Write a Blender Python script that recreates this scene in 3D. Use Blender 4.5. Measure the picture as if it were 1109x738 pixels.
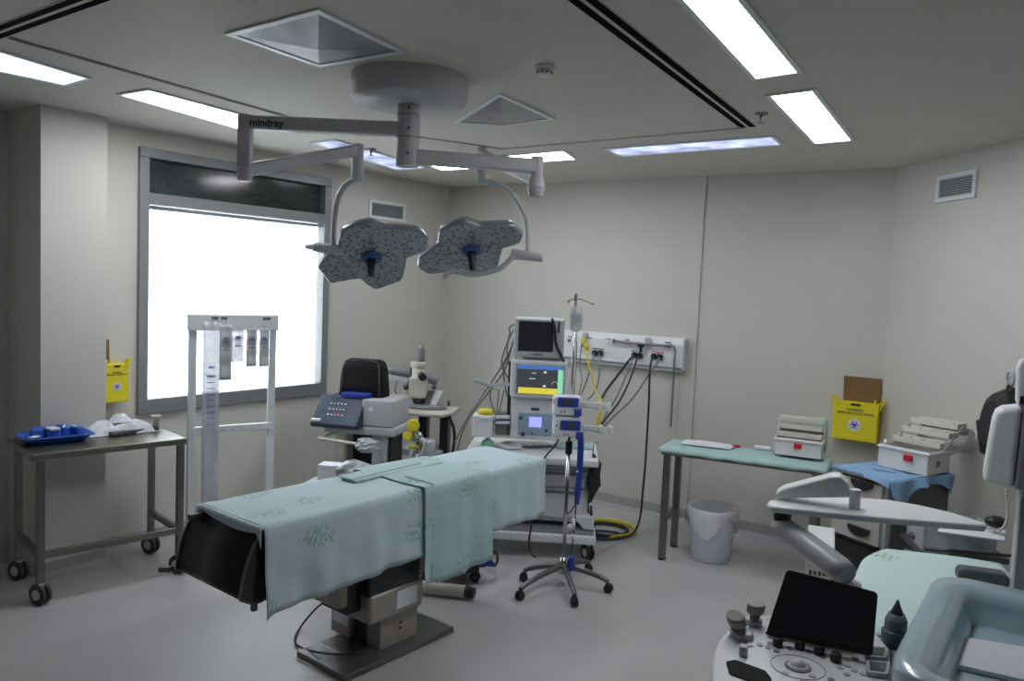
import bpy, math, random
from mathutils import Vector, Matrix
random.seed(7)
for o in list(bpy.data.objects): bpy.data.objects.remove(o)
SC = bpy.context.scene
COL = SC.collection
sin, cos, pi, R = math.sin, math.cos, math.pi, math.radians

# ---------------------------------------------------------------- camera
W_, H_, F_ = 1109, 738, 855.0
PITCH, ROLL, CAMZ = R(4.0), R(2.4), 1.85
cp, sp, cr, sr = cos(PITCH), sin(PITCH), cos(ROLL), sin(ROLL)
cam = bpy.data.cameras.new('camera'); cam_o = bpy.data.objects.new('camera', cam); COL.objects.link(cam_o)
cam.sensor_width = 36; cam.lens = F_ / W_ * 36; cam.clip_start = .05
right = Vector((cr, sr * sp, sr * cp)); fwd = Vector((0, cp, -sp)); upv = right.cross(fwd)
M3 = Matrix((right, upv, -fwd)).transposed()
cam_o.matrix_world = Matrix.Translation((0, 0, CAMZ)) @ M3.to_4x4()
SC.camera = cam_o

# ---------------------------------------------------------------- world, exposure
w = bpy.data.worlds.new('sky'); SC.world = w; w.use_nodes = True
bg = w.node_tree.nodes['Background']; bg.inputs[0].default_value = (.86, .94, 1, 1); bg.inputs[1].default_value = 5.0
SC.view_settings.view_transform = 'Standard'; SC.view_settings.look = 'None'
SC.view_settings.gamma = 1; SC.view_settings.use_curve_mapping = False
SC.view_settings.exposure = 1.52
LIGHT_WARM = 8.0       # strength of the lit troffers
LIGHT_BLUE = 0.36       # the ones whose louvre looks dim from here

# ---------------------------------------------------------------- measuring helpers (pixel of the survey photo -> point in the room)
def ray(px, py):
    u = (px - W_ / 2) / F_; v = (py - H_ / 2) / F_
    x = u * cr + v * sr; yd = -u * sr + v * cr
    return Vector((x, cp - yd * sp, -sp - yd * cp))
CAMP = Vector((0, 0, CAMZ))
def atz(px, py, z): r = ray(px, py); return CAMP + r * ((z - CAMZ) / r.z)
def aty(px, py, Y): r = ray(px, py); return CAMP + r * (Y / r.y)
def onp(px, py, p0, n):
    r = ray(px, py); return CAMP + r * ((Vector(p0) - CAMP).dot(n) / r.dot(n))

# ---------------------------------------------------------------- mesh helpers
class MB:
    def __init__(s): s.v = []; s.f = []; s.sm = []; s.mi = []
    def add(s, vs, fs, smooth=False, mi=0):
        b = len(s.v); s.v += [tuple(v) for v in vs]
        for f in fs: s.f.append([b + i for i in f]); s.sm.append(smooth); s.mi.append(mi)
        return s
    def box(s, c, d, rz=0, mi=0, M=None):
        vs = []
        for x in (-1, 1):
            for y in (-1, 1):
                for z in (-1, 1):
                    p = Vector((x * d[0] / 2, y * d[1] / 2, z * d[2] / 2))
                    if M is not None: p = M @ p
                    elif rz: p = Matrix.Rotation(rz, 3, 'Z') @ p
                    vs.append(p + Vector(c))
        return s.add(vs, [(0, 1, 3, 2), (4, 6, 7, 5), (0, 4, 5, 1), (2, 3, 7, 6), (0, 2, 6, 4), (1, 5, 7, 3)], mi=mi)
    def beam(s, a, b, w, h, mi=0):           # box from a to b, w wide (sideways), h high
        a = Vector(a); b = Vector(b); d = b - a; L = d.length; d.normalize()
        side = d.cross(Vector((0, 0, 1)))
        if side.length < 1e-3: side = Vector((1, 0, 0))
        side.normalize(); up = side.cross(d)
        M = Matrix((d, side, up)).transposed()
        return s.box((a + b) / 2, (L, w, h), M=M, mi=mi)
    def ring(s, pts_list, smooth=True, closed=True, cap=True, mi=0):
        n = len(pts_list[0]); b = len(s.v)
        for ps in pts_list: s.v += [tuple(p) for p in ps]
        for i in range(len(pts_list) - 1):
            for j in range(n if closed else n - 1):
                k = (j + 1) % n
                s.f.append([b + i * n + j, b + i * n + k, b + (i + 1) * n + k, b + (i + 1) * n + j]); s.sm.append(smooth); s.mi.append(mi)
        if cap and closed:
            s.f.append([b + j for j in range(n)][::-1]); s.sm.append(False); s.mi.append(mi)
            e = b + (len(pts_list) - 1) * n
            s.f.append([e + j for j in range(n)]); s.sm.append(False); s.mi.append(mi)
        return s
    def cyl(s, a, b, r0, r1=None, seg=20, mi=0, smooth=True):
        r1 = r0 if r1 is None else r1
        a = Vector(a); b = Vector(b); d = (b - a).normalized(); q = d.to_track_quat('Z', 'Y')
        def rg(c, r): return [c + q @ Vector((r * cos(t * 2 * pi / seg), r * sin(t * 2 * pi / seg), 0)) for t in range(seg)]
        return s.ring([rg(a, r0), rg(b, r1)], mi=mi, smooth=smooth)
    def lathe(s, prof, c=(0, 0, 0), seg=28, axis=None, mi=0, cap=True, sx=1, sy=1):
        c = Vector(c); q = Vector(axis or (0, 0, 1)).normalized().to_track_quat('Z', 'Y')
        rs = [[c + q @ Vector((r * sx * cos(t * 2 * pi / seg), r * sy * sin(t * 2 * pi / seg), z)) for t in range(seg)] for r, z in prof]
        return s.ring(rs, mi=mi, cap=cap)
    def tube(s, pts, r, seg=8, sub=6, mi=0):
        pts = spline([Vector(p) for p in pts], sub) if sub > 1 else [Vector(p) for p in pts]
        rings = []; q = None
        for i, p in enumerate(pts):
            d = (pts[min(i + 1, len(pts) - 1)] - pts[max(i - 1, 0)]).normalized()
            nq = d.to_track_quat('Z', 'Y') if q is None else (q @ Vector((0, 0, 1))).rotation_difference(d) @ q
            q = nq; rr = r(i / (len(pts) - 1)) if callable(r) else r
            rings.append([p + q @ Vector((rr * cos(t * 2 * pi / seg), rr * sin(t * 2 * pi / seg), 0)) for t in range(seg)])
        return s.ring(rings, mi=mi)
    def prism(s, poly, d, mi=0, smooth=False):        # poly: 3D points (planar), d: extrusion vector
        d = Vector(d); a = [Vector(p) for p in poly]
        return s.ring([a, [p + d for p in a]], smooth=smooth, mi=mi)
    def grid(s, fn, nu, nv, mi=0, smooth=True, mifn=None):
        b = len(s.v)
        for i in range(nu + 1):
            for j in range(nv + 1): s.v.append(tuple(fn(i / nu, j / nv)))
        for i in range(nu):
            for j in range(nv):
                k = b + i * (nv + 1) + j
                s.f.append([k, k + nv + 1, k + nv + 2, k + 1]); s.sm.append(smooth); s.mi.append(mi)
        return s
    def sphere(s, c, r, seg=16, rings=10, sc=(1, 1, 1), mi=0):
        c = Vector(c)
        rs = []
        for i in range(rings + 1):
            th = pi * (i / rings) * .998 + .003
            rs.append([c + Vector((r * sc[0] * sin(th) * cos(t * 2 * pi / seg), r * sc[1] * sin(th) * sin(t * 2 * pi / seg), -r * sc[2] * cos(th))) for t in range(seg)])
        return s.ring(rs, mi=mi)
def spline(p, n):
    if len(p) < 3: return p
    out = []
    for i in range(len(p) - 1):
        a = p[max(i - 1, 0)]; b = p[i]; c = p[i + 1]; d = p[min(i + 2, len(p) - 1)]
        for k in range(n):
            t = k / n
            out.append(.5 * ((2 * b) + (c - a) * t + (2 * a - 5 * b + 4 * c - d) * t * t + (3 * b - a - 3 * c + d) * t ** 3))
    out.append(p[-1]); return out
def rrect(w, h, r, n=4, cx=0, cy=0):
    out = []
    for (sx, sy, a0) in ((1, 1, 0), (-1, 1, 90), (-1, -1, 180), (1, -1, 270)):
        for k in range(n + 1):
            a = R(a0 + 90 * k / n); out.append((cx + sx * (w / 2 - r) + r * cos(a), cy + sy * (h / 2 - r) + r * sin(a)))
    return out

def rounded(P, r, n=4):
    out = []
    for i in range(len(P)):
        p = P[i]; a = P[i - 1] - p; b = P[(i + 1) % len(P)] - p; rr_ = min(r, a.length * .48, b.length * .48); a.normalize(); b.normalize()
        p0 = p + a * rr_; p1 = p + b * rr_
        for k in range(n + 1): u = k / n; out.append(p0 * (1 - u) ** 2 + p * 2 * u * (1 - u) + p1 * u * u)
    return out
def uvs(o, uv):
    L = o.data.uv_layers.new(name='cloth')
    for l in o.data.loops: L.data[l.index].uv = uv[l.vertex_index] if l.vertex_index < len(uv) else (0, 0)
def obj(name, mb, m, parent=None, bevel=0, seg=2, solid=0, sub=0, label=None):
    me = bpy.data.meshes.new(name); me.from_pydata(mb.v, [], mb.f)
    for x in (m if isinstance(m, (list, tuple)) else [m]): me.materials.append(x)
    for p, sm_, k in zip(me.polygons, mb.sm, mb.mi): p.use_smooth = sm_; p.material_index = k
    me.update(); 
    import bmesh
    bm = bmesh.new(); bm.from_mesh(me); bmesh.ops.recalc_face_normals(bm, faces=bm.faces); bm.to_mesh(me); bm.free()
    o = bpy.data.objects.new(name, me); COL.objects.link(o)
    if parent: o.parent = parent
    if solid:
        q = o.modifiers.new('solid', 'SOLIDIFY'); q.thickness = solid; q.offset = 0
    if bevel:
        q = o.modifiers.new('bevel', 'BEVEL'); q.width = bevel; q.segments = seg; q.limit_method = 'ANGLE'; q.angle_limit = R(40)
    if sub:
        q = o.modifiers.new('sub', 'SUBSURF'); q.levels = sub; q.render_levels = sub
    if label: o['label'] = label
    return o
def tag(o, label, cat, group=None, kind=None):
    o['label'] = label; o['category'] = cat
    if group: o['group'] = group
    if kind: o['kind'] = kind
    return o
def thing(name, label, cat, loc=(0, 0, 0), rz=0, group=None):
    o = bpy.data.objects.new(name, None); COL.objects.link(o); o.empty_display_size = .1
    o.location = loc; o.rotation_euler = (0, 0, rz)
    return tag(o, label, cat, group)
def struct(name, mb, m, parent=None, **k):
    o = obj(name, mb, m, parent, **k)
    if not parent: o['kind'] = 'structure'
    return o
def copy_tree(o, parent=None):
    c = o.copy(); COL.objects.link(c)
    if parent: c.parent = parent
    for ch in [q for q in bpy.data.objects if q.parent == o]: copy_tree(ch, c)
    return c
def loc_of(t, P):                                   # world point -> local frame of a thing (location + rotz)
    return Matrix.Rotation(-t.rotation_euler[2], 3, 'Z') @ (Vector(P) - Vector(t.location))
def text(name, body, size, m, parent, loc, rot, ext=.0006, align='CENTER', bold=0):
    cu = bpy.data.curves.new(name, 'FONT'); cu.body = body; cu.size = size; cu.extrude = ext; cu.align_x = align; cu.align_y = 'CENTER'
    cu.resolution_u = 3; cu.offset = bold
    t = bpy.data.objects.new('tmp', cu); COL.objects.link(t); bpy.context.view_layer.update()
    me = bpy.data.meshes.new_from_object(t.evaluated_get(bpy.context.evaluated_depsgraph_get()))
    bpy.data.objects.remove(t); me.materials.clear(); me.materials.append(m)
    o = bpy.data.objects.new(name, me); COL.objects.link(o); o.parent = parent
    o.matrix_local = Matrix.Translation(loc) @ rot.to_4x4()
    return o

# ---------------------------------------------------------------- materials
def mat(name, c, rough=.5, metal=0, nz=0.0, nscale=30, bump=0, trans=0, alpha=1, emit=0, ecol=None, spec=.5, coat=0, bscale=60, stretch=None):
    m = bpy.data.materials.new(name); m.use_nodes = True; nt = m.node_tree; b = nt.nodes['Principled BSDF']
    b.inputs['Base Color'].default_value = (*c, 1); b.inputs['Roughness'].default_value = rough; b.inputs['Metallic'].default_value = metal
    b.inputs['Transmission Weight'].default_value = trans; b.inputs['Alpha'].default_value = alpha
    b.inputs['Specular IOR Level'].default_value = spec; b.inputs['Coat Weight'].default_value = coat
    if emit: b.inputs['Emission Color'].default_value = (*(ecol or c), 1); b.inputs['Emission Strength'].default_value = emit
    tc = nt.nodes.new('ShaderNodeTexCoord'); mp = nt.nodes.new('ShaderNodeMapping'); nt.links.new(tc.outputs['Object'], mp.inputs[0])
    if stretch: mp.inputs['Scale'].default_value = stretch
    n = nt.nodes.new('ShaderNodeTexNoise'); n.inputs['Scale'].default_value = nscale; n.inputs['Detail'].default_value = 3
    nt.links.new(mp.outputs[0], n.inputs[0])
    if nz:
        cr_ = nt.nodes.new('ShaderNodeValToRGB'); cr_.color_ramp.elements[0].position = .3; cr_.color_ramp.elements[1].position = .7
        cr_.color_ramp.elements[0].color = (*[x * (1 - nz) for x in c], 1); cr_.color_ramp.elements[1].color = (*[min(1, x * (1 + nz)) for x in c], 1)
        nt.links.new(n.outputs[0], cr_.inputs[0]); nt.links.new(cr_.outputs[0], b.inputs['Base Color'])
    if bump:
        n2 = nt.nodes.new('ShaderNodeTexNoise'); n2.inputs['Scale'].default_value = bscale; n2.inputs['Detail'].default_value = 4
        nt.links.new(mp.outputs[0], n2.inputs[0])
        bp = nt.nodes.new('ShaderNodeBump'); bp.inputs['Strength'].default_value = bump; bp.inputs['Distance'].default_value = .01
        nt.links.new(n2.outputs[0], bp.inputs['Height']); nt.links.new(bp.outputs[0], b.inputs['Normal'])
    return m
def emis(name, c, s, nz=0):
    m = bpy.data.materials.new(name); m.use_nodes = True; nt = m.node_tree; nt.nodes.clear()
    e = nt.nodes.new('ShaderNodeEmission'); o = nt.nodes.new('ShaderNodeOutputMaterial'); e.inputs[0].default_value = (*c, 1); e.inputs[1].default_value = s
    if nz:
        tc = nt.nodes.new('ShaderNodeTexCoord'); n = nt.nodes.new('ShaderNodeTexNoise'); n.inputs['Scale'].default_value = 5
        mr = nt.nodes.new('ShaderNodeMapRange'); mr.inputs[1].default_value = .35; mr.inputs[2].default_value = .65; mr.inputs[3].default_value = s * (1 - nz); mr.inputs[4].default_value = s * (1 + nz)
        nt.links.new(tc.outputs['Object'], n.inputs[0]); nt.links.new(n.outputs[0], mr.inputs[0]); nt.links.new(mr.outputs[0], e.inputs[1])
    nt.links.new(e.outputs[0], o.inputs[0]); return m
M = {}
M['wall'] = mat('wall_paint', (.585, .572, .525), .55, nz=.02, nscale=1.2, bump=.03, bscale=160)
M['ceil'] = mat('ceiling_paint', (.60, .575, .525), .7, nz=.02, nscale=.9)
M['floor'] = mat('vinyl_floor', (.44, .435, .44), .33, nz=.05, nscale=2.2, bump=.04, bscale=25)
M['cove'] = mat('vinyl_coving', (.33, .33, .335), .45, nz=.05)
M['alu'] = mat('window_aluminium', (.25, .26, .27), .4, .3, nz=.03)
M['tint'] = mat('tinted_glass', (.035, .045, .045), .12, nz=.35, nscale=6, spec=.6, stretch=(1, 1, 5))
M['white'] = mat('white_enamel', (.74, .76, .79), .35, nz=.02)
M['cream'] = mat('cream_plastic', (.56, .54, .47), .42, nz=.03)
M['grey'] = mat('light_grey_plastic', (.46, .48, .50), .4, nz=.03)
M['mgrey'] = mat('mid_grey_plastic', (.2, .21, .22), .45, nz=.04)
M['dgrey'] = mat('dark_grey_plastic', (.07, .075, .08), .45, nz=.05)
M['black'] = mat('black_plastic', (.012, .012, .014), .4, nz=.1)
M['pad'] = mat('black_vinyl', (.012, .011, .014), .32, nz=.15, nscale=5, bump=.15, bscale=12)
M['rubber'] = mat('grey_rubber', (.04, .045, .05), .6)
M['steel'] = mat('brushed_steel', (.23, .215, .195), .33, .9, nz=.1, nscale=8)
M['chrome'] = mat('chrome', (.55, .56, .58), .2, 1, nz=.03)
M['taupe'] = mat('taupe_metal_cover', (.33, .30, .265), .4, .2, nz=.04)
M['dsteel'] = mat('dark_steel_plate', (.16, .16, .165), .33, .6, nz=.08)
M['arm'] = mat('lamp_arm_enamel', (.50, .51, .53), .4, nz=.02)
M['yellow'] = mat('yellow_carton', (.78, .68, .02), .5, nz=.03)
M['yelp'] = mat('yellow_plastic', (.75, .62, .02), .4, nz=.03)
M['kraft'] = mat('kraft_cardboard', (.20, .115, .045), .8, nz=.08, nscale=20)
M['blue'] = mat('blue_plastic', (.02, .045, .33), .35, nz=.05)
M['bluew'] = mat('blue_sterile_wrap', (.03, .12, .52), .45, nz=.1, nscale=20, bump=.4, bscale=40)
M['bluecloth'] = mat('light_blue_cloth', (.22, .38, .60), .8, nz=.06, bump=.1)
M['navy'] = mat('navy_front_panel', (.025, .05, .09), .4, nz=.05)
M['red'] = mat('red_plastic', (.6, .015, .03), .4)
M['hose'] = mat('black_hose', (.02, .02, .022), .5)
M['ghose'] = mat('grey_cable', (.20, .20, .20), .5)
M['whose'] = mat('white_tube', (.6, .6, .58), .4)
M['paper'] = mat('white_paper', (.72, .74, .80), .8, nz=.02)
M['print'] = mat('dark_print', (.05, .05, .07), .7)
M['clear'] = mat('clear_plastic', (.85, .88, .9), .12, trans=.75, alpha=.45, bump=.4, bscale=30)
M['film'] = mat('clear_film', (.80, .82, .86), .15, alpha=.5, bump=.6, bscale=35, nz=.05)
M['tray'] = mat('pale_blue_tray', (.42, .55, .64), .22, nz=.03, coat=.4)
M['bag'] = mat('white_liner', (.78, .80, .85), .3, alpha=.9, bump=.5, bscale=25)
M['bin'] = mat('white_bin_plastic', (.66, .69, .77), .4, nz=.03)
M['glass'] = mat('black_screen', (.02, .022, .03), .22, spec=.5)
M['screen'] = mat('grey_crt_glass', (.03, .032, .036), .2)
M['green'] = mat('green_liquid', (.1, .45, .3), .3)
# drape: mint cloth with printed sprigs of leaves
def cloth(name, c, leaf):
    m = mat(name, c, .85, bump=.5, bscale=5); nt = m.node_tree; b = nt.nodes['Principled BSDF']
    tc = nt.nodes.new('ShaderNodeTexCoord')
    def N(t, **k):
        n = nt.nodes.new(t)
        for a, v_ in k.items(): setattr(n, a, v_)
        return n
    def mrange(src, lo, hi):
        a = N('ShaderNodeMapRange'); a.inputs[1].default_value = lo; a.inputs[2].default_value = hi; a.inputs[3].default_value = 1; a.inputs[4].default_value = 0
        nt.links.new(src, a.inputs[0]); return a.outputs[0]
    mp = N('ShaderNodeMapping'); mp.inputs['Rotation'].default_value = (0, 0, R(-35)); mp.inputs['Scale'].default_value = (2.1, 3.4, 1)
    v = N('ShaderNodeTexVoronoi', voronoi_dimensions='2D'); v.inputs['Scale'].default_value = 1; v.inputs['Randomness'].default_value = .55
    mp2 = N('ShaderNodeMapping'); mp2.inputs['Rotation'].default_value = (0, 0, R(30)); mp2.inputs['Scale'].default_value = (85, 34, 1)
    n = N('ShaderNodeTexVoronoi', voronoi_dimensions='2D'); n.inputs['Scale'].default_value = 1
    nt.links.new(tc.outputs['UV'], mp.inputs[0]); nt.links.new(tc.outputs['UV'], mp2.inputs[0]); nt.links.new(mp.outputs[0], v.inputs[0]); nt.links.new(mp2.outputs[0], n.inputs[0])
    nz = N('ShaderNodeTexNoise'); nz.inputs['Scale'].default_value = 22; nt.links.new(tc.outputs['UV'], nz.inputs[0])
    ad = N('ShaderNodeMath', operation='MULTIPLY_ADD'); ad.inputs[1].default_value = .30; nt.links.new(nz.outputs[0], ad.inputs[0]); nt.links.new(v.outputs['Distance'], ad.inputs[2])
    a = mrange(ad.outputs[0], .28, .36); d = mrange(n.outputs['Distance'], .30, .40)
    mu = N('ShaderNodeMath', operation='MULTIPLY'); nt.links.new(a, mu.inputs[0]); nt.links.new(d, mu.inputs[1])
    m3 = N('ShaderNodeMath', operation='MULTIPLY'); m3.inputs[1].default_value = .8; nt.links.new(mu.outputs[0], m3.inputs[0])
    mx = N('ShaderNodeMix', data_type='RGBA'); mx.inputs[6].default_value = (*c, 1); mx.inputs[7].default_value = (*leaf, 1)
    nt.links.new(m3.outputs[0], mx.inputs[0]); nt.links.new(mx.outputs[2], b.inputs['Base Color'])
    return m
M['drape'] = cloth('mint_drape', (.50, .62, .66), (.20, .36, .30))
M['drape2'] = cloth('green_drape', (.42, .57, .575), (.20, .36, .30))
M['drape3'] = cloth('pale_green_cloth', (.52, .69, .66), (.22, .36, .24))
M['gcloth'] = mat('sea_green_cloth', (.36, .54, .52), .85, nz=.05, bump=.1)
# lamp lens face: speckled LED cells
def lensmat():
    m = mat('led_lens_face', (.3, .31, .34), .25); nt = m.node_tree; b = nt.nodes['Principled BSDF']
    tc = nt.nodes.new('ShaderNodeTexCoord'); v = nt.nodes.new('ShaderNodeTexVoronoi'); v.inputs['Scale'].default_value = 46
    nt.links.new(tc.outputs['Object'], v.inputs[0]); r = nt.nodes.new('ShaderNodeValToRGB')
    r.color_ramp.elements[0].position = .12; r.color_ramp.elements[0].color = (.02, .02, .035, 1)
    r.color_ramp.elements[1].position = .5; r.color_ramp.elements[1].color = (.36, .37, .41, 1)
    e = r.color_ramp.elements.new(.3); e.color = (.20, .205, .235, 1)
    nt.links.new(v.outputs['Distance'], r.inputs[0]); nt.links.new(r.outputs[0], b.inputs['Base Color']); return m
M['lens'] = lensmat()
M['head'] = mat('lamp_head_shell', (.30, .32, .36), .25, .3, nz=.05)
M['lit'] = emis('lit_diffuser', (.95, .97, 1.0), LIGHT_WARM, .08)
M['litb'] = emis('dim_blue_diffuser', (.60, .68, 1.0), LIGHT_BLUE, .45)
M['slotb'] = mat('slot_shadow_black', (.004, .004, .005), .9, spec=.05)
M['litm'] = emis('half_lit_diffuser', (.55, .72, 1.0), 1.0, .35)
def blindmat():
    m = bpy.data.materials.new('blind_slat'); m.use_nodes = True; nt = m.node_tree; nt.nodes.clear()
    o = nt.nodes.new('ShaderNodeOutputMaterial'); t = nt.nodes.new('ShaderNodeBsdfTranslucent'); d = nt.nodes.new('ShaderNodeBsdfDiffuse'); x = nt.nodes.new('ShaderNodeMixShader')
    t.inputs[0].default_value = (.8, .82, .84, 1); d.inputs[0].default_value = (.8, .8, .8, 1); x.inputs[0].default_value = .4
    nt.links.new(t.outputs[0], x.inputs[1]); nt.links.new(d.outputs[0], x.inputs[2]); nt.links.new(x.outputs[0], o.inputs[0]); return m
M['blind'] = blindmat()

# ---------------------------------------------------------------- the room
CZ = 2.77
AL = R(36); dL = Vector((sin(AL), cos(AL), 0)); nL = Vector((cos(AL), -sin(AL), 0))      # left wall direction (away), normal into the room
C0 = atz(487, 203, CZ); C0.z = 0
dB = Vector((cos(R(34)), -sin(R(34)), 0)); nB = Vector((-sin(R(34)), -cos(R(34)), 0))
step = .014
p_ = atz(757.9, 188, CZ); sB = (p_ - C0).dot(dB)
C1 = C0 + dB * ((atz(969.8, 180, CZ) - C0).dot(dB)) - nB * step; C1.z = 0
dR = Vector((sin(R(-6.5)), cos(R(-6.5)), 0)); nR = Vector((-cos(R(-6.5)), sin(R(-6.5)), 0))
T = .14
def wallbox(mb, a, b, z0, z1, n, th=T):       # a-b is the face line; thickness goes away from the room (n points into the room)
    a = Vector((a[0], a[1], 0)); b = Vector((b[0], b[1], 0)); q = [a, b, b - n * th, a - n * th]
    mb.prism([(p.x, p.y, z0) for p in q], (0, 0, z1 - z0)); return mb
# left wall: s measured from the far corner towards the camera
def LP(s): return C0 - dL * s
def s_of(px, py): return -(onp(px, py, C0, nL) - C0).dot(dL)
def z_of(px, py): return onp(px, py, C0, nL).z
s0 = (s_of(356, 200) + s_of(352, 427)) / 2; s1 = (s_of(153, 155) + s_of(144, 448)) / 2
zt = (z_of(153, 155) + z_of(356, 197)) / 2; zb = (z_of(144, 448.6) + z_of(352, 427.6)) / 2; zm = (z_of(159, 215) + z_of(350, 242)) / 2
pil_off = .16; Pa = onp(115.5, 300, C0 + nL * .16, nL); Pa.z = 0; sP = -(Pa - C0).dot(dL)                            # where the pillar stands against the wall
mb = MB(); wallbox(mb, LP(-T), LP(s0), 0, CZ, nL); wallbox(mb, LP(s1), LP(sP + .02), 0, CZ, nL)
wallbox(mb, LP(s0), LP(s1), 0, zb, nL); wallbox(mb, LP(s0), LP(s1), zt, CZ, nL)
struct('wall_left', mb, M['wall'])
# pillar
n_p = nL; Pb = onp(44, 300, Pa, n_p); Pb.z = 0
Pw = onp(9, 300, Pb, dL); Pw.z = 0             # the return face runs back to the recessed wall
mb = MB(); mb.prism([(p.x, p.y, 0) for p in (Pa, Pb, Pw, Pw + dL * ((Pa - Pb).length))], (0, 0, CZ)); struct('wall_pillar', mb, M['wall'])
Pe = Pw - dL * 1.0; Pr = Vector((Pe.x, -2.2, 0))
mb = MB(); wallbox(mb, Pw + dL * .02, Pe, 0, CZ, nL); wallbox(mb, Pe, Pr, 0, CZ, Vector((1, 0, 0))); struct('wall_alcove', mb, M['wall'])
# back wall, its right part set back a little
mb = MB(); wallbox(mb, C0 - dB * T, C0 + dB * sB, 0, CZ, nB, T + step)
wallbox(mb, C0 + dB * sB - nB * step, C1 + dB * T, 0, CZ, nB); struct('wall_back', mb, M['wall'])
Cr = C1 - dR * ((C1.y + 2.2) / dR.y)
mb = MB(); wallbox(mb, C1 + dR * .05, Cr, 0, CZ, nR); struct('wall_right', mb, M['wall'])
mb = MB(); wallbox(mb, Pr, (Cr.x, -2.2, 0), 0, CZ, Vector((0, 1, 0))); struct('wall_rear', mb, M['wall'])
mb = MB(); mb.box((0, 3, -.05), (11, 12.4, .1)); struct('floor', mb, M['floor'])
mb = MB(); mb.box((0, 3, CZ + .06), (11, 12.4, .1)); mb.box((0, 3, CZ + .005), (11, 12.4, .01)); struct('ceiling', mb, M['ceil'])
def base(name, a, b, n, h=.1):
    mb = MB(); a = Vector(a) + n * .001; b = Vector(b) + n * .001; up = Vector((0, 0, 1))
    d = (b - a)
    mb.prism([a, a + n * .05, a + n * .02 + up * .03, a + n * .012 + up * h, a + up * h], d); return struct(name, mb, M['cove'])
base('baseboard_back', C0, C0 + dB * sB, nB); base('baseboard_recess', C0 + dB * sB - nB * step, C1 - nB * 0, nB)
base('baseboard_left', LP(0), LP(sP), nL, .08); base('baseboard_pillar', Pa, Pb, nL, .08); base('baseboard_right', C1, Cr, nR)

# window
mb = MB(); fw = .065; d0, d1 = -.06, .03
def fr(mb, sa, sb, za, zb_, da=d0, db=d1):
    a = LP(sa); b = LP(sb)
    q = [a + nL * da, b + nL * da, b + nL * db, a + nL * db]
    mb.prism([(p.x, p.y, za) for p in q], (0, 0, zb_ - za)); return mb
win = bpy.data.objects.new('window_1', None); COL.objects.link(win); win['kind'] = 'structure'
mb = MB(); fr(mb, s0, s1, zt - fw, zt); fr(mb, s0, s1, zb, zb + .10); fr(mb, s0, s0 + fw, zb + .10, zt - fw); fr(mb, s1 - fw, s1, zb + .10, zt - fw)
fr(mb, s0 + fw, s1 - fw, zm - .02, zm + .055)
obj('window_frame', mb, M['alu'], win, bevel=.004)
mb = MB(); fr(mb, s0 + fw, s1 - fw, zm + .055, zt - fw, -.045, -.035); fr(mb, s0 + fw, s1 - fw, zm + .055, zt - fw, -.14, -.13); obj('transom_pane', mb, M['tint'], win)
gl = mat('window_glass', (1, 1, 1), .02, trans=1, alpha=.25)
mb = MB(); fr(mb, s0 + fw, s1 - fw, zb + .10, zm - .02, -.125, -.12); obj('pane', mb, gl, win)
bl = MB(); nsl = 30; za, zz = zb + .10, zm - .035
for k in range(nsl):
    z = za + (zz - za) * (k + .5) / nsl; h = (zz - za) / nsl
    a = LP(s0 + fw + .012); b = LP(s1 - fw - .012)
    bl.add([a + nL * -.058 + Vector((0, 0, z - h * .56)), b + nL * -.058 + Vector((0, 0, z - h * .56)), b + nL * -.072 + Vector((0, 0, z + h * .56)), a + nL * -.072 + Vector((0, 0, z + h * .56))], [(0, 1, 2, 3)])
blind = obj('venetian_blind', bl, M['blind']); tag(blind, 'closed white venetian blind glowing with daylight in the lower window', 'blind')
mb = MB(); fr(mb, s0 + fw + .004, s1 - fw - .004, zm - .048, zm - .021, -.085, -.05); obj('headrail', mb, M['white'], blind)
for q in (.12, .5, .88):
    p = LP(s0 + (s1 - s0) * q) + nL * -.056; mb = MB().cyl((p.x, p.y, za), (p.x, p.y, zz), .0015, seg=6); obj('ladder_cord', mb, M['white'], blind)

# ---------------------------------------------------------------- ceiling fittings
def quad_fit(name, px, m_in, label, cat, group=None, frame=.03, depth=.02, extra=None, rim=None):
    P = [atz(x, y, CZ) for x, y in px]; c = sum(P, Vector()) / 4; c.z = CZ
    t = thing(name, label, cat, c, 0, group)
    P = [p - c for p in P]; n = len(P)
    def inset(d): 
        out = []
        for i in range(4):
            a = (P[i] - P[i - 1]).normalized(); b = (P[i] - P[(i + 1) % 4]).normalized()
            out.append(P[i] - (a + b) * d)
        return out
    I = inset(frame)
    mb = MB()
    for i in range(4):
        j = (i + 1) % 4
        q = [P[i], P[j], I[j], I[i]]; mb.prism([(p.x, p.y, -.001) for p in q], (0, 0, -.008))
    obj('frame', mb, rim or M['white'], t)
    return t, P, I
def ceil_light(px, m_, label):
    t, P, I = quad_fit('ceiling_light', px, m_, label, 'ceiling light', 'recessed ceiling lights', .022)
    mb = MB(); mb.prism([(p.x, p.y, -.0015) for p in I], (0, 0, -.003)); obj('diffuser', mb, m_, t)
    return t
ceil_light([(-70, 62), (-4, 52), (100, 84), (72, 92)], M['litm'], 'long ceiling light cut off by the left edge of the picture, above the pillar')
ceil_light([(126, 101), (160, 95), (300, 133), (262, 140)], M['lit'], 'long bright ceiling light between pillar and surgical lamp arm, above the window')
ceil_light([(335, 154), (362, 150), (464, 181), (430, 184)], M['litb'], 'bluish ceiling light seen under the left surgical lamp arm')
ceil_light([(462, 178), (498, 175), (514, 182), (478, 184)], M['lit'], 'small bright ceiling light just right of the lamp stem, near the far corner')
ceil_light([(543, 168), (612, 162), (626, 172), (560, 176)], M['lit'], 'short bright ceiling light above the right surgical lamp arm')
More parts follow.
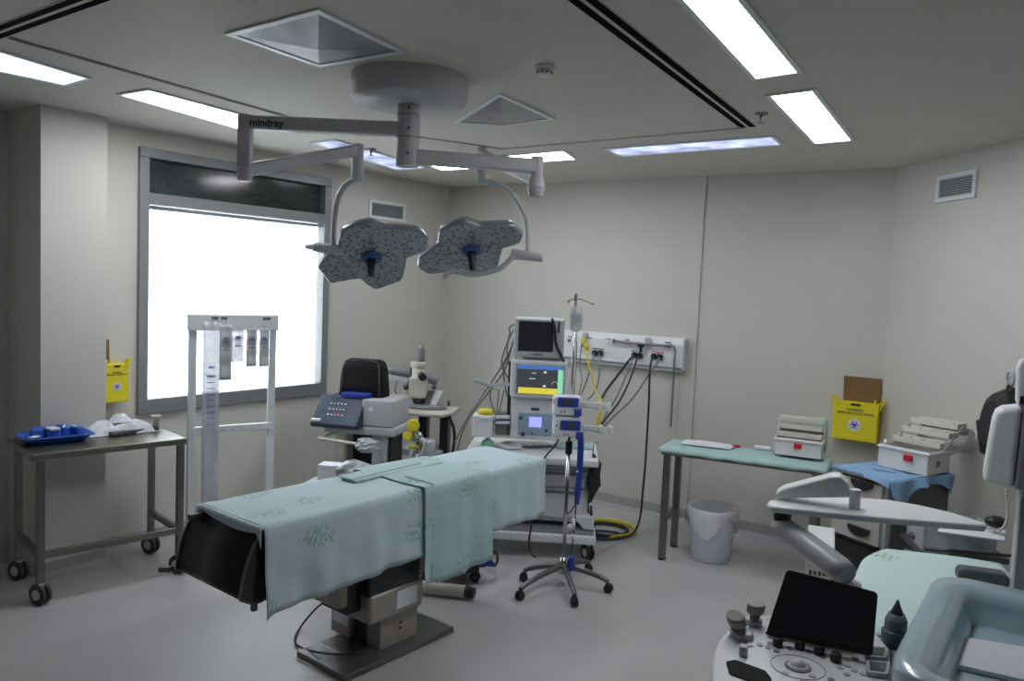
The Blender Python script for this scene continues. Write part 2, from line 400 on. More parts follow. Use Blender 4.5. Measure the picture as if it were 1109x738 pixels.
ceil_light([(652, 160), (838, 146), (850, 156), (672, 169)], M['litb'], 'long dim bluish ceiling light running above the right part of the back wall')
ceil_light([(690, -48), (768, -52), (870, 77), (815, 85)], M['lit'], 'largest bright ceiling light, at the top right edge of the picture')
ceil_light([(829, 102), (884, 95), (926, 151), (880, 155)], M['lit'], 'bright ceiling light beside the sprinkler, nearest the right wall')
# linear slots
def strip(a, b, wd, off=0, z0=-.0005, th=.002, mb=None, c=Vector()):
    d = (b - a); d.z = 0; d.normalize(); s = Vector((-d.y, d.x, 0)); mb = mb or MB()
    q = [a + s * (off - wd / 2), b + s * (off - wd / 2), b + s * (off + wd / 2), a + s * (off + wd / 2)]
    mb.prism([(p.x - c.x, p.y - c.y, z0) for p in q], (0, 0, -th)); return mb
def slot(pa, pb, label, widths, tot):
    a = atz(*pa, CZ); b = atz(*pb, CZ); c = (a + b) / 2
    t = thing('slot_diffuser', label, 'air diffuser', c, 0, 'linear air slots in the ceiling')
    obj('frame', strip(a, b, tot, 0, -.0005, .003, None, c), M['ceil'], t)
    for o_ in widths[1:]: obj('slot', strip(a, b, widths[0], o_, -.0036, .001, None, c), M['slotb'], t)
    return t
slot((617, -12), (810, 137), 'double black air slot in the ceiling beside the bright lights on the right', (.034, -.026, .026), .09)
slot((-25, 43), (115, -8), 'double black air slot across the top left corner of the ceiling', (.030, -.024, .024), .085)
slot((10, 40), (322, 129), 'thin double line slot in the ceiling above the long light by the window', (.009, -.010, .010), .035)
slot((322, 129), (545, 161), 'thin ceiling slot running on behind the lamp mount towards the far corner', (.004, -.006, .006), .03)
slot((545, 161), (808, 138), 'thin single-looking ceiling seam slot in front of the dim bluish light', (.006, 0), .025)
# ceiling supply grilles: square frame around a shallow pyramid of perforated sheet
def grille(px, label, dp):
    t, P, I = quad_fit('ceiling_grille', px, None, label, 'ceiling vent', 'square ceiling air grilles', .03)
    c = sum(I, Vector()) / 4; ap = Vector((c.x, c.y, dp))
    mb = MB().add([(p.x, p.y, -.004) for p in I] + [ap], [(0, 1, 4), (1, 2, 4), (2, 3, 4), (3, 0, 4)]); obj('perforated_panel', mb, M['grille'], t)
M['grille'] = mat('perforated_sheet', (.30, .31, .33), .35, .4, nz=.25, nscale=6)
grille([(243, 35), (345, 8), (440, 55), (346, 71)], 'larger square ceiling grille just left of the lamp mount', -.035)
grille([(490, 132), (541, 100), (602, 128), (546, 135)], 'square ceiling grille just right of the lamp mount', -.03)
p = atz(590, 71, CZ); t = thing('smoke_detector', 'small round white smoke detector on the ceiling', 'smoke detector', p)
obj('base', MB().lathe([(.040, 0), (.040, -.014), (.036, -.018)], seg=24), M['white'], t)
obj('sensor', MB().lathe([(.033, -.021), (.033, -.034), (.024, -.042), (.012, -.045)], seg=24), M['white'], t)
mb = MB()
for k in range(10): a = k * 2 * pi / 10; mb.box((.0335 * cos(a), .0335 * sin(a), -.031), (.003, .009, .007), a)
obj('slot', mb, M['black'], t)
for (x, y, l) in ((825, 123, 'small metal sprinkler in the ceiling beside the bright light on the right'), (402, 161, 'small metal sprinkler in the ceiling above the left surgical lamp head')):
    p = atz(x, y, CZ); t = thing('sprinkler', l, 'sprinkler', p, 0, 'ceiling sprinklers')
    obj('escutcheon', MB().lathe([(.035, 0), (.033, -.006), (.012, -.01)], seg=20), M['steel'], t)
    obj('nozzle', MB().lathe([(.009, -.008), (.009, -.03), (.005, -.032), (.005, -.045), (.02, -.046), (.02, -.048)], seg=12), M['steel'], t)
def wallvent(pts, p0, n, label, nsl):
    P = [onp(x, y, p0, n) for x, y in pts]; c = sum(P, Vector()) / 4
    d = (P[1] - P[0]); d.z = 0; wd = d.length; d.normalize(); ht = (P[0].z + P[1].z - P[2].z - P[3].z) / 2
    t = thing('wall_vent', label, 'vent', c + n * .001, math.atan2(d.y, d.x), 'louvred vents high on the walls')
    # local: x along, y away from the room
    mb = MB(); f = .028
    mb.box((0, -.008, ht / 2 - f / 2), (wd, .016, f)).box((0, -.008, -ht / 2 + f / 2), (wd, .016, f)).box((-wd / 2 + f / 2, -.008, 0), (f, .016, ht - 2 * f)).box((wd / 2 - f / 2, -.008, 0), (f, .016, ht - 2 * f))
    obj('frame', mb, M['white'], t, bevel=.002)
    obj('backing', MB().box((0, -.002, 0), (wd - 2 * f, .003, ht - 2 * f)), M['black'], t)
    mb = MB(); hh = ht - 2 * f
    for k in range(nsl):
        z = -hh / 2 + hh * (k + .5) / nsl; mb.box((0, -.009, z), (wd - 2 * f, .002, hh / nsl * .75), M=Matrix.Rotation(R(50), 3, 'X'))
    obj('slat', mb, M['grey'], t)
wallvent([(399, 217), (438, 220), (437.5, 240), (399, 238)], C0, nL, 'louvred vent between the window and the far corner', 8)
wallvent([(1016, 191), (1059, 184), (1059, 215), (1016, 219)], C1, nR, 'louvred vent high on the right wall', 8)

# ---------------------------------------------------------------- helpers on a thing's own axes
def _lr(t, px, py):
    q = Matrix.Rotation(-t.rotation_euler[2], 3, 'Z'); return q @ (CAMP - Vector(t.location)), q @ ray(px, py)
def LY(t, px, py, y): o, r = _lr(t, px, py); return o + r * ((y - o.y) / r.y)
def LX(t, px, py, x): o, r = _lr(t, px, py); return o + r * ((x - o.x) / r.x)
def LZ(t, px, py, z): o, r = _lr(t, px, py); return o + r * ((z - o.z) / r.z)
def face_box(t, rect, y, dep, mb=None, mi=0):         # a box whose front face (local -y side, at y) covers the pixel rectangle
    x0, y0, x1, y1 = rect
    cx, cy = (x0 + x1) / 2, (y0 + y1) / 2
    a = LY(t, x0, cy, y); b = LY(t, x1, cy, y); c = LY(t, cx, y0, y); d = LY(t, cx, y1, y)
    mb = mb or MB()
    return mb.box(((a.x + b.x) / 2, y + dep / 2, (c.z + d.z) / 2), (abs(b.x - a.x), dep, abs(c.z - d.z)), mi=mi)
FACE = Matrix.Rotation(R(90), 3, 'X')                 # text that faces local -y
def caster(t, p, r=.04, wd=.045, m='rubber', hub='grey', rz=0, stem=.05):
    x, y = p; ax = Vector((cos(rz), sin(rz), 0)); c = Vector((x, y, r))
    o = obj('caster', MB().cyl(c - ax * wd / 2, c - ax * wd * .12, r, seg=20).cyl(c + ax * wd * .12, c + ax * wd / 2, r, seg=20), M[m], t, bevel=.004)
    obj('caster_fork', MB().cyl(c - ax * wd * .55, c + ax * wd * .55, r * .5, seg=16).box((x, y, r * 1.55), (wd * .8, wd * .8, r), rz).cyl((x, y, r), (x, y, 2 * r + stem), .01, seg=10), M[hub], o)
    return o

# ---------------------------------------------------------------- ceiling mounted surgical light
S = atz(444, 84, CZ)
t = thing('surgical_light', 'ceiling mounted surgical light with two grey petal shaped lamp heads on white arms', 'surgical light', S)
def w2(P): return Vector(P) - Vector(S)
obj('ceiling_cover', MB().lathe([(.262, 0), (.262, -.105), (.25, -.118), (.07, -.125), (.0, -.125)], seg=56, cap=False), M['arm'], t)
stem = obj('stem', MB().cyl((0, 0, -.12), (0, 0, -.40), .052, seg=28), M['arm'], t, bevel=.004)
obj('joint_ring', MB().cyl((0, 0, -.168), (0, 0, -.172), .0535, seg=28).cyl((0, 0, -.268), (0, 0, -.272), .0535, seg=28), M['mgrey'], stem)
mb = MB()
for z in (-.145, -.235, -.345): mb.cyl((.008, -.045, z), (.008, -.055, z), .006, seg=10)
obj('screw', mb, M['dgrey'], stem)
A = w2(aty(266, 133, S.y)); zA = A.z
arm = obj('arm', MB().beam((-.04, 0, zA), (A.x, A.y, zA), .065, .062), M['arm'], t, bevel=.01)
q = aty(291, 135, S.y) - S
text('logo_lettering', 'mindray', .047, M['print'], arm, (q.x, -.0335, q.z), FACE, .001, bold=.0012)
B_ = w2(aty(265, 192, S.y))
obj('arm_knuckle', MB().beam((A.x, 0, zA + .035), (A.x, 0, B_.z + .02), .06, .056).cyl((A.x, 0, B_.z + .045), (A.x, 0, B_.z - .02), .04, .03, seg=20), M['arm'], t, bevel=.008)
E1 = w2(aty(386, 163, 4.2))
obj('spring_arm', MB().beam((A.x, 0, B_.z + .03), E1, .06, .062), M['arm'], t, bevel=.012)
v0 = w2(aty(387, 156, 4.2)); v1 = w2(aty(387, 196, 4.2))
obj('arm_knuckle', MB().cyl(v0, v1, .033, seg=20), M['arm'], t, bevel=.006)
obj('yoke_tube', MB().tube([w2(aty(x, y, 4.2)) for x, y in ((386, 194), (374, 201), (366, 215), (362, 238), (361, 268))], .0155), M['arm'], t)
y_ = obj('yoke', MB().cyl(w2(aty(340, 267.5, 4.2)), w2(aty(372, 272, 4.2)), .026, seg=18), M['arm'], t, bevel=.006)
obj('yoke_end', MB().cyl(w2(aty(331, 267, 4.2)), w2(aty(341, 268, 4.2)), .012, .018, seg=14), M['white'], y_)
# right arm
zr = w2(aty(448, 170, S.y)).z; D = w2(aty(581, 184, 3.78)); 
obj('arm', MB().beam((.03, 0, zr), (D.x, D.y, zr - .0), .06, .066), M['arm'], t, bevel=.01)
D0 = w2(aty(582, 170, 3.78)); D1 = w2(aty(577, 204, 3.78)); D2 = w2(aty(575.5, 213, 3.78))
obj('arm_knuckle', MB().cyl(D0, (D0.x, D0.y, D1.z), .03, seg=20).cyl((D0.x, D0.y, D1.z + .05), (D0.x, D0.y, D1.z), .034, .044, seg=20).cyl((D0.x, D0.y, D1.z), (D0.x, D0.y, D2.z), .044, .03, seg=20), M['arm'], t, bevel=.004)
E2 = w2(aty(521, 168, 4.45))
obj('spring_arm', MB().beam((D0.x, D0.y, D1.z + .04), E2, .05, .055), M['arm'], t, bevel=.01)
obj('arm_knuckle', MB().cyl(w2(aty(522, 160, 4.45)), w2(aty(521, 199, 4.45)), .028, seg=20), M['arm'], t, bevel=.005)
obj('yoke_tube', MB().tube([w2(aty(x, y, 4.4)) for x, y in ((521, 196), (538, 199), (552, 208), (563, 224), (570, 240), (571, 272))], .0135), M['arm'], t)
y_ = obj('yoke', MB().cyl(w2(aty(553, 275, 4.35)), w2(aty(588, 279, 4.35)), .03, .026, seg=18), M['arm'], t, bevel=.006)
obj('yoke_bracket', MB().tube([w2(aty(x, y, 4.3)) for x, y in ((556, 277), (547, 287), (536, 293), (512, 298), (492, 294), (484, 297), (481, 302))], .014), M['arm'], y_)
def head(outl, cpx, Y, n, tip):
    n = Vector(n).normalized(); C = aty(*cpx, Y)
    e1 = n.cross(Vector((0, 0, 1))).normalized(); e2 = e1.cross(n)
    P = []
    for x, y in outl:
        p = onp(x, y, C, n) - C; P.append(Vector((p.dot(e1), p.dot(e2), 0)))
    Q = rounded(P, .02, 3)
    def rg(s, d): return [w2(C + e1 * p.x * s + e2 * p.y * s - n * d) for p in Q]
    h = obj('lamp_head', MB().ring([rg(.97, .0), rg(1.0, .012), rg(1.0, .028), rg(.94, .05), rg(.72, .068), rg(.3, .08)]), M['head'], t)
    obj('lens_face', MB().ring([rg(.955, -.0015), rg(.955, .0005)], smooth=False), M['lens'], h)
    c0 = w2(C)
    q = n.to_track_quat('Z', 'Y')
    rib = MB()
    for a in (90, 210, 330, 25, 150, 270):
        d = e1 * cos(R(a)) + e2 * sin(R(a)); rib.beam(c0 + n * .0022 + d * .05, c0 + n * .0022 + d * (.2 if a in (90, 210, 330) else .16), .004, .002)
    obj('seam', rib, M['mgrey'], h)
    obj('handle_collar', MB().lathe([(.055, .0), (.052, .012), (.036, .024), (.03, .028)], c0, 24, n), M['bluecollar'], h)
    obj('handle', MB().lathe([(.030, .02), (.024, .05), (.019, .08), (.017, .125), (.010, .13)], c0, 18, n), M['black'], h)
M['bluecollar'] = mat('blue_collar', (.03, .10, .28), .35)
head([(365.3, 270), (369, 251), (386, 243), (401, 240), (415, 247), (435, 248), (454, 249.4), (464, 260), (464, 271), (441, 280), (439, 292), (435.5, 305), (407, 315), (397, 309), (389.7, 302), (372, 305), (357, 308), (343.4, 291), (352, 280)], (402, 278.6), 4.25, (.12, -.62, -.78), None)
head([(453, 281), (474, 265), (476, 251), (490, 244), (505.3, 241), (520, 247), (540, 246), (556.4, 245.7), (567.4, 255.5), (563.8, 264), (545, 269), (542, 280), (539.6, 289.6), (511.4, 299), (500, 292), (480, 296), (463, 298), (452, 291)], (510, 270), 4.3, (.12, -.46, -.87), None)

# ---------------------------------------------------------------- stainless table by the left wall
A = atz(34, 493, .84); Bp = atz(203, 475, .84); 
d = (Bp - A); d.z = 0; Lt = d.length; d.normalize(); rz = math.atan2(d.y, d.x); Wt = .52
t = thing('instrument_table', 'long narrow stainless steel table on casters in front of the pillar', 'table', (A.x, A.y, 0), rz)
obj('tabletop', MB().box((Lt / 2, Wt / 2, .822), (Lt, Wt, .036)), M['steel'], t, bevel=.004)
tw = .038
for x in (.05, Lt - .03):
    for y in (.03, Wt - .03):
        obj('leg', MB().box((x, y, (.80 + .1) / 2), (tw, tw, .70)), M['steel'], t, bevel=.003)
        caster(t, (x, y), .058, .055, 'rubber', 'grey', R(25), .0)
z_ = .27
for a, b in (((.05, .03), (.05, Wt - .03)), ((Lt - .03, .03), (Lt - .03, Wt - .03)), ((.05, .03), (Lt - .03, .03))):
    obj('rail', MB().beam((*a, z_), (*b, z_), .03, .038), M['steel'], t, bevel=.003)
TT = .841
# blue wrapped tray
P = atz(60, 478, TT); t = thing('wrapped_tray', 'bright blue wrapped tray with small packs, at the near end of the steel table', 'tray', P, rz)
mb = MB(); w0, h0 = .35, .22
def rr(w, h, z, r=.03): return [Vector((x, y, z)) for x, y in rrect(w, h, r, 4)]
mb.ring([rr(w0 * .78, h0 * .7, .0), rr(w0, h0, .045), rr(w0 * 1.06, h0 * 1.08, .045), rr(w0 * 1.06, h0 * 1.08, .039), rr(w0 * .98, h0 * .96, .039), rr(w0 * .76, h0 * .66, .006)]); obj('tray_body', mb, M['bluew'], t)
mb = MB()
for k, (x, y, s) in enumerate(((-.09, .02, .07), (-.02, -.01, .075), (.05, .03, .06), (.10, -.02, .05))): mb.box((x, y, .047), (s, .11, .075), rz=R(-15 + 12 * k))
obj('pack', mb, M['bluew'], t, bevel=.014, seg=3)
mb = MB().box((-.025, -.04, .082), (.055, .07, .012), R(12)).box((.045, 0, .085), (.008, .12, .004), R(-20)).box((.09, -.02, .083), (.022, .05, .006), R(20)).box((-.12, -.05, .045), (.06, .03, .008), R(30)); obj('white_label', mb, M['paper'], t, bevel=.003)
# pile of white plastic bags
P = atz(128, 468, TT); t = thing('plastic_bag', 'crumpled white plastic bag with papers on the middle of the steel table', 'bag', P, rz)
rnd = random.Random(3)
def crumple(w, h, dz, n, seed, sx=1):
    r_ = random.Random(seed); hs = [[r_.random() for _ in range(n + 1)] for _ in range(n + 1)]
    def fn(u, v):
        e = min(u, 1 - u, v, 1 - v) * 4; e = min(1, e) ** .6
        i, j = round(u * n), round(v * n)
        return Vector(((u - .5) * w + (hs[i][j] - .5) * w * .06, (v - .5) * h + (hs[j][i] - .5) * h * .06, dz * e * (.35 + .65 * hs[i][j]) + .002))
    return fn, n
fn, n = crumple(.40, .22, .075, 9, 5); mb = MB().grid(fn, n, n, smooth=False); obj('bag_body', mb, M['film2'] if 'film2' in M else M['paper'], t, solid=.002)
fn, n = crumple(.13, .10, .06, 4, 9); mb = MB().grid(lambda u, v: fn(u, v) + Vector((.03, .05, .055)), n, n, smooth=False); obj('crumpled_sheet', mb, M['paper'], t, solid=.002)
obj('folder', MB().box((.06, -.075, .014), (.30, .08, .022), R(14)), M['dgrey'], t, bevel=.003)
P = atz(169, 465, TT); t = thing('plastic_cup', 'small clear cup at the far end of the steel table', 'cup', P)
obj('cup_body', MB().lathe([(.018, 0), (.02, .07), (.032, .088), (.030, .088), (.018, .07), (.016, .004)], seg=18), M['cream'], t)

# ---------------------------------------------------------------- sharps boxes
def sharps(P0, n, pts, lid, label, dep, rot_label):
    # pts: pixel corners of the front (tl, tr, br, bl)
    P0 = Vector(P0) + n * dep
    P = [onp(x, y, P0, n) for x, y in pts]; c = sum(P, Vector()) / 4; d = Vector((-n.y, n.x, 0))
    if d.dot(P[1] - P[0]) < 0: d = -d
    wd = abs((P[1] - P[0]).dot(d) + (P[2] - P[3]).dot(d)) / 2; ht = (P[0].z + P[1].z - P[2].z - P[3].z) / 2
    t = thing('sharps_box', label, 'sharps container', c - n * dep, math.atan2(d.y, d.x), 'yellow cardboard sharps boxes')
    # local x along wall, -y into the room
    obj('carton', MB().box((0, -dep / 2 - .002, 0), (wd, dep - .004, ht)), M['yellow'], t, bevel=.004)
    obj('rim', MB().box((0, -dep / 2, ht / 2 + .006), (wd * 1.02, dep * 1.01, .012)), M['yellow'], t, bevel=.003)
    mb = MB(); mb.box((0, -dep, -ht / 2 + .02), (wd * .9, .006, .03)).box((-wd * .42, -dep * .97, ht / 2 + .02), (.012, .02, .05)).box((wd * .42, -dep * .97, ht / 2 + .02), (.012, .02, .05)); obj('tuck_flap', mb, M['yellow'], t, bevel=.002)
    obj('lid_slot', MB().box((0, -dep * 1.0, ht / 2 + .001), (wd * .22, .01, .012)), M['black'], t)
    r = min(wd, ht) * .17
    e = obj('hazard_label', MB().cyl((0, -dep - .0022, -ht * .06), (0, -dep - .001, -ht * .06), r, seg=28), M['paper'], t)
    mb = MB()
    for k in range(3):
        a = R(90 + 120 * k); cx, cz = r * .42 * cos(a), -ht * .06 + r * .42 * sin(a)
        ro, ri = r * .36, r * .22
        pts_ = [[Vector((cx + q * cos(b), -dep - .0030, cz + q * sin(b))) for q in (ro, ri)] for b in [a + R(35) + i * R(290) / 14 for i in range(15)]]
        mb.add([v for s in pts_ for v in s], [(2 * i, 2 * i + 1, 2 * i + 3, 2 * i + 2) for i in range(14)])
    mb.cyl((0, -dep - .0032, -ht * .06), (0, -dep - .0026, -ht * .06), r * .17, seg=12); obj('biohazard_mark', mb, M['blue'], e)
    text('lettering', 'MATERIAL\nPERFUROCORTANTE', wd * .085, M['print'], t, (0, -dep - .002, ht * .30), FACE)
    if lid:
        L = [onp(x, y, P0 - n * dep * .8, n) for x, y in lid]; L = [loc_of(t, q) for q in L]
        obj('lid_flap', MB().prism(L, (0, .004, 0)), M['kraft'], t)
    mb = MB()
    for s in (-1, 1): mb.tube([(s * wd * .5, -dep * .8, ht * .35), (s * wd * .60, -dep * .75, ht * .62), (s * wd * .55, -dep * .6, ht * .66), (s * wd * .5, -dep * .5, ht * .5)], .007, 6, 5)
    obj('carry_handle', mb, M['yelp'], t)
    return t
sharps(LP(sP - .1), nL, [(113, 398), (140, 396), (140, 434), (113, 438)], [(113, 399), (119, 399), (118, 368), (112, 368)], 'yellow sharps box hanging between the pillar and the window', .12, 0)
sharps(C1, nB, [(902, 436), (950, 441), (950, 481), (901, 475)], [(913, 436), (953, 439), (955, 411), (914, 407)], 'yellow sharps box with open brown cardboard flap on the back wall at right', .13, 0)

# ---------------------------------------------------------------- white catheter rack behind the operating table
P = aty(252, 345, 5.05); t = thing('catheter_rack', 'tall white metal frame rack in front of the window with packages hanging from it', 'rack', (P.x, P.y, 0), R(36))
def rx(px, y=360): return LY(t, px, y, 0).x
zt_ = LY(t, 252, 341, 0).z; zt1 = LY(t, 252, 358, 0).z; xl, xr = rx(209), rx(295.5)
obj('header_panel', MB().box(((xl + xr) / 2, 0, (zt_ + zt1) / 2), (xr - xl + .06, .05, zt_ - zt1)), M['white'], t, bevel=.004)
for x in (xl, xr):
    obj('post', MB().box((x, .01, zt1 / 2 + .02), (.045, .035, zt1 - .04)), M['white'], t, bevel=.003)
    obj('foot', MB().box((x, .01, .02), (.05, .16, .035)), M['white'], t, bevel=.004)
zr_ = LY(t, 252, 464, 0).z
obj('crossbar', MB().box(((xl + xr) / 2, .0, zr_), (xr - xl, .03, .045)), M['white'], t, bevel=.003)
mb = MB()
for k in range(7): mb.cyl((xl + .07 + k * .06, -.016, zr_), (xl + .07 + k * .06, -.02, zr_), .006, seg=8)
obj('screw', mb, M['grey'], t)
for x0, n in ((rx(229), 3), (rx(239), 3), (rx(284), 4)):
    mb = MB()
    for k in range(n): mb.box((x0 + k * .013, -.026, zt_ - .022), (.010, .003, .016))
    obj('dark_marking', mb, M['print'], t)
M['pack'] = mat('package_film', (.60, .62, .68), .25, alpha=.62, nz=.12, nscale=14, bump=.3, bscale=30)
M['packp'] = mat('package_print', (.16, .20, .38), .6)
M['packw'] = mat('package_paper', (.56, .58, .62), .5, nz=.06)
def package(x0, y0, x1, y1, yy, label, mname, lines):
    a = LY(t, x0, (y0 + y1) / 2, yy); b = LY(t, x1, (y0 + y1) / 2, yy); c = LY(t, (x0 + x1) / 2, y0, yy); e = LY(t, (x0 + x1) / 2, y1, yy)
    wd = b.x - a.x; zt0, zb0 = c.z, e.z; cx = (a.x + b.x) / 2
    W0 = Matrix.Rotation(t.rotation_euler[2], 3, 'Z') @ Vector((cx, yy, zt0)) + Vector(t.location)
    k = thing('catheter_package', label, 'package', W0, t.rotation_euler[2], 'packages hanging from the white rack')
    h = zt0 - zb0
    mb = MB()
    def fn(u, v): return Vector(((v - .5) * wd, .003 * sin(u * 19) + .004 * sin(v * pi), -u * h))
    mb.grid(fn, 16, 4); obj('sleeve', mb, M[mname], k, solid=.004)
    mb = MB()
    for q in range(lines): mb.box((0, -.006, -h * (.3 + .3 * q / lines)), (wd * .5, .002, .006 if q % 3 else .012))
    mb.box((0, -.006, -h * .25), (wd * .35, .002, .014)); obj('printed_text', mb, M['packp'], k)
    obj('hang_hook', MB().tube([(0, .0, .0), (0, -.012, .012), (0, .01, .02)], .002, 6, 3), M['chrome'], k)
package(219, 349, 237, 543, -.034, 'longest clear packaged catheter hanging at the left of the white rack', 'pack', 9)
package(238, 352, 251, 412, -.036, 'pale package hanging beside the longest one on the white rack', 'packw', 2)
package(251, 356, 264, 392, -.036, 'short wide bluish package in the middle of the white rack', 'pack', 4)
package(267, 356, 278, 397, -.036, 'narrow pale package, second from the right on the white rack', 'packw', 3)
package(281, 356, 291, 397, -.036, 'narrow pale package, rightmost on the white rack', 'packw', 3)

# ---------------------------------------------------------------- operating table
zT = .82
A = atz(286, 573, zT); Bq = atz(590, 498, zT); d = Bq - A; d.z = 0; LT = d.length; d.normalize(); rz = math.atan2(d.y, d.x); WT = .485
ot = thing('operating_table', 'operating table under mint leaf print drapes, black leg section folded down at its near end', 'operating table', (A.x, A.y, 0), rz)
t = ot
# base plate, column, head frame
bp = [loc_of(t, atz(x, y, 0)) for x, y in ((311, 712), (378, 738), (497, 684), (440, 668))]
bx0 = (bp[0].x + bp[1].x) / 2; bx1 = (bp[2].x + bp[3].x) / 2; by0 = (bp[1].y + bp[2].y) / 2; by1 = (bp[0].y + bp[3].y) / 2
mb = MB(); q = [(bx0, by0), (bx1, by0), (bx1, by1), (bx0, by1)]
mb.prism([(x, y, .004) for x, y in q], (0, 0, .03)); obj('base_plate', mb, M['dsteel'], t, bevel=.006)
obj('plate_ramp', MB().prism([(bx0 - .012, by0, .002), (bx0 + .13, by0, .002), (bx0 + .13, by0, .036), (bx0 - .0, by0, .006)], (0, by1 - by0, 0)), M['steel'], t, bevel=.002)
# near column block: px x 415..452 (face), bottom y 707 -> top y 605
f0 = loc_of(t, atz(414, 707, .03)); f1 = loc_of(t, atz(452, 688, .03))
yb = (f0.y + f1.y) / 2 + .0; xa, xb = f0.x, f1.x
obj('column', MB().box(((xa + xb) / 2, yb + .14, .20), (xb - xa, .26, .34)), M['taupe'], t, bevel=.006)
mb = MB()
q = LY(t, 434, 676, yb); mb.cyl((q.x, yb - .004, q.z + .008), (q.x, yb + .004, q.z + .008), .006, seg=10).cyl((q.x, yb - .004, q.z - .02), (q.x, yb + .004, q.z - .02), .006, seg=10); obj('screw', mb, M['black'], t)
xs = LZ(t, 371, 690, .034).x; ys = LZ(t, 371, 690, .034).y
obj('column', MB().box((xs + .11, ys + .02, .19), (.22, .15, .30)), M['taupe'], t, bevel=.006, label='set-back lower cover of the column with a pale sticker')
obj('sticker', MB().box((xs - .0015, ys + .02, .2), (.003, .12, .2)), M['paper'], t)
obj('column_core', MB().box((xa + .06, yb + .2, .27), (.12, .18, .5)), M['black'], t)
s0_ = LY(t, 399, 672, yb - .03); s1_ = LY(t, 457, 660, yb - .03)
zc0 = LY(t, 420, 672, yb - .03).z; zc1 = LY(t, 428, 638, yb - .03).z
obj('upper_cover', MB().box(((s0_.x + s1_.x) / 2 + .01, yb + .13, (zc0 + zc1) / 2), (s1_.x - s0_.x, .32, zc1 - zc0)), M['taupe'], t, bevel=.02, seg=3)
obj('data_plate', MB().box(((s0_.x + s1_.x) / 2 + .07, yb - .032, (zc0 + zc1) / 2 + .01), (.14, .003, (zc1 - zc0) * .62)), M['paper'], t, bevel=.001)
obj('bellows', MB().box(((s0_.x + s1_.x) / 2 + .0, yb + .13, (zc1 + .66) / 2), (s1_.x - s0_.x - .02, .30, .66 - zc1 + .02)), M['black'], t, bevel=.01)
q = LY(t, 370, 648, yb + .04)
obj('upper_cover', MB().box((q.x + .01, yb + .14, q.z), (.06, .2, .11)), M['taupe'], t, bevel=.01, label='small taupe cover block at the back of the column')
obj('bellows', MB().box((q.x + .10, yb + .14, q.z + .02), (.13, .2, .24)), M['black'], t, bevel=.006)
# table sections under the drape
obj('mattress', MB().box((LT / 2, WT / 2, zT - .045), (LT - .04, WT - .03, .07)), M['pad'], t, bevel=.02, seg=3)
obj('table_frame', MB().box((LT / 2 + .1, WT / 2, zT - .13), (LT - .5, WT - .09, .09)), M['black'], t, bevel=.01)
for y in (.015, WT - .015): obj('side_rail', MB().box((LT / 2 + .15, y, zT - .13), (LT - .6, .01, .025)), M['steel'], t)
# leg section folded down: a D shaped black cushion across the width
q = [(0.0, zT - .012), (.06, zT - .02), (.11, zT - .07), (.12, zT - .15), (.09, zT - .23), (.03, zT - .285), (-.04, zT - .30), (-.10, zT - .275), (-.115, zT - .25), (-.09, zT - .14), (-.05, zT - .05)]
P3 = spline([Vector((x, 0, z)) for x, z in q] + [Vector((q[0][0], 0, q[0][1]))], 3)[:-1]
ls = obj('leg_section', MB().prism([Vector((p.x + .02, .02, p.z - .01)) for p in P3], (0, WT - .0, 0), smooth=True), M['pad'], t)
for y in (.018, .022 + WT): 
    mb = MB()
    for i in range(len(P3)): mb.beam(Vector((P3[i].x + .02, y, P3[i].z - .01)), Vector((P3[(i + 1) % len(P3)].x + .02, y, P3[(i + 1) % len(P3)].z - .01)), .008, .008)
    obj('piping', mb, M['dgrey'], ls)
obj('bracket', MB().beam((-.12, WT + .02, zT - .27), (-.13, WT + .09, zT - .285), .03, .02).beam((-.02, .03, zT - .31), (-.02, .03, zT - .345), .02, .02), M['dgrey'], ls)
for y in (WT - .03,): obj('hinge', MB().box((-.02, y, zT - .04), (.10, .03, .03)), M['dgrey'], t, bevel=.004)
# drapes
def drape(name, u0, u1, hem, hemf, zt0, m, label, seed=0, off=0.0, endhang=None, nu=60, amp=.008):
    tot_w = WT
    x0 = u0; L_ = u1 - u0
    mb = MB(); ns = 34
    def fn(u, v):
        x = x0 + L_ * u; hn = hem(u); hf = hemf(u); r = .02
        dn = zt0 - hn; df = zt0 - hf; tot = dn + tot_w + df; s = v * tot
        wv = amp * (sin(x * 23 + seed) + .6 * sin(x * 41 + seed * 2.3) + .9 * sin(x * 13 + s * 17 + seed) * sin(s * 9 + x * 5)); 
        if s < dn:
            k = (dn - s) / max(dn, .01); kk = k * dn / .3
            y = -off - .004 - wv * kk - .012 * kk; z = zt0 - (dn - s)
        elif s < dn + tot_w:
            y = s - dn; e = min(y, tot_w - y); z = zt0 + .0025 * sin(x * 9 + y * 14 + seed) * min(1, e * 12) - max(0, .012 - e) * .5
            y = y * (1 + 2 * off / tot_w) - off
        else:
            k = s - dn - tot_w; y = tot_w + off + .006 + wv * k / .3; z = zt0 - k
        xx = x
        if endhang and u == 0: pass
        return Vector((xx, y, z))
    mb.grid(fn, nu, ns)
    o = obj(name, mb, m, None, solid=.003); uv = []
    for i in range(nu + 1):
        for j in range(ns + 1):
            u = i / nu; dn = zt0 - hem(u); tot = dn + tot_w + zt0 - hemf(u); uv.append((x0 + L_ * u + seed * .37, j / ns * tot - dn + seed * .21))
    uvs(o, uv); return o
def lin(*pts):
    def f(u):
        for i in range(len(pts) - 1):
            if u <= pts[i + 1][0]:
                k = (u - pts[i][0]) / (pts[i + 1][0] - pts[i][0]); return pts[i][1] + (pts[i + 1][1] - pts[i][1]) * k
        return pts[-1][1]
    return f
def uy(px, py): q = LY(ot, px, py, -.01); return q
u_a = uy(457, 560).x; u_b = uy(529, 560).x
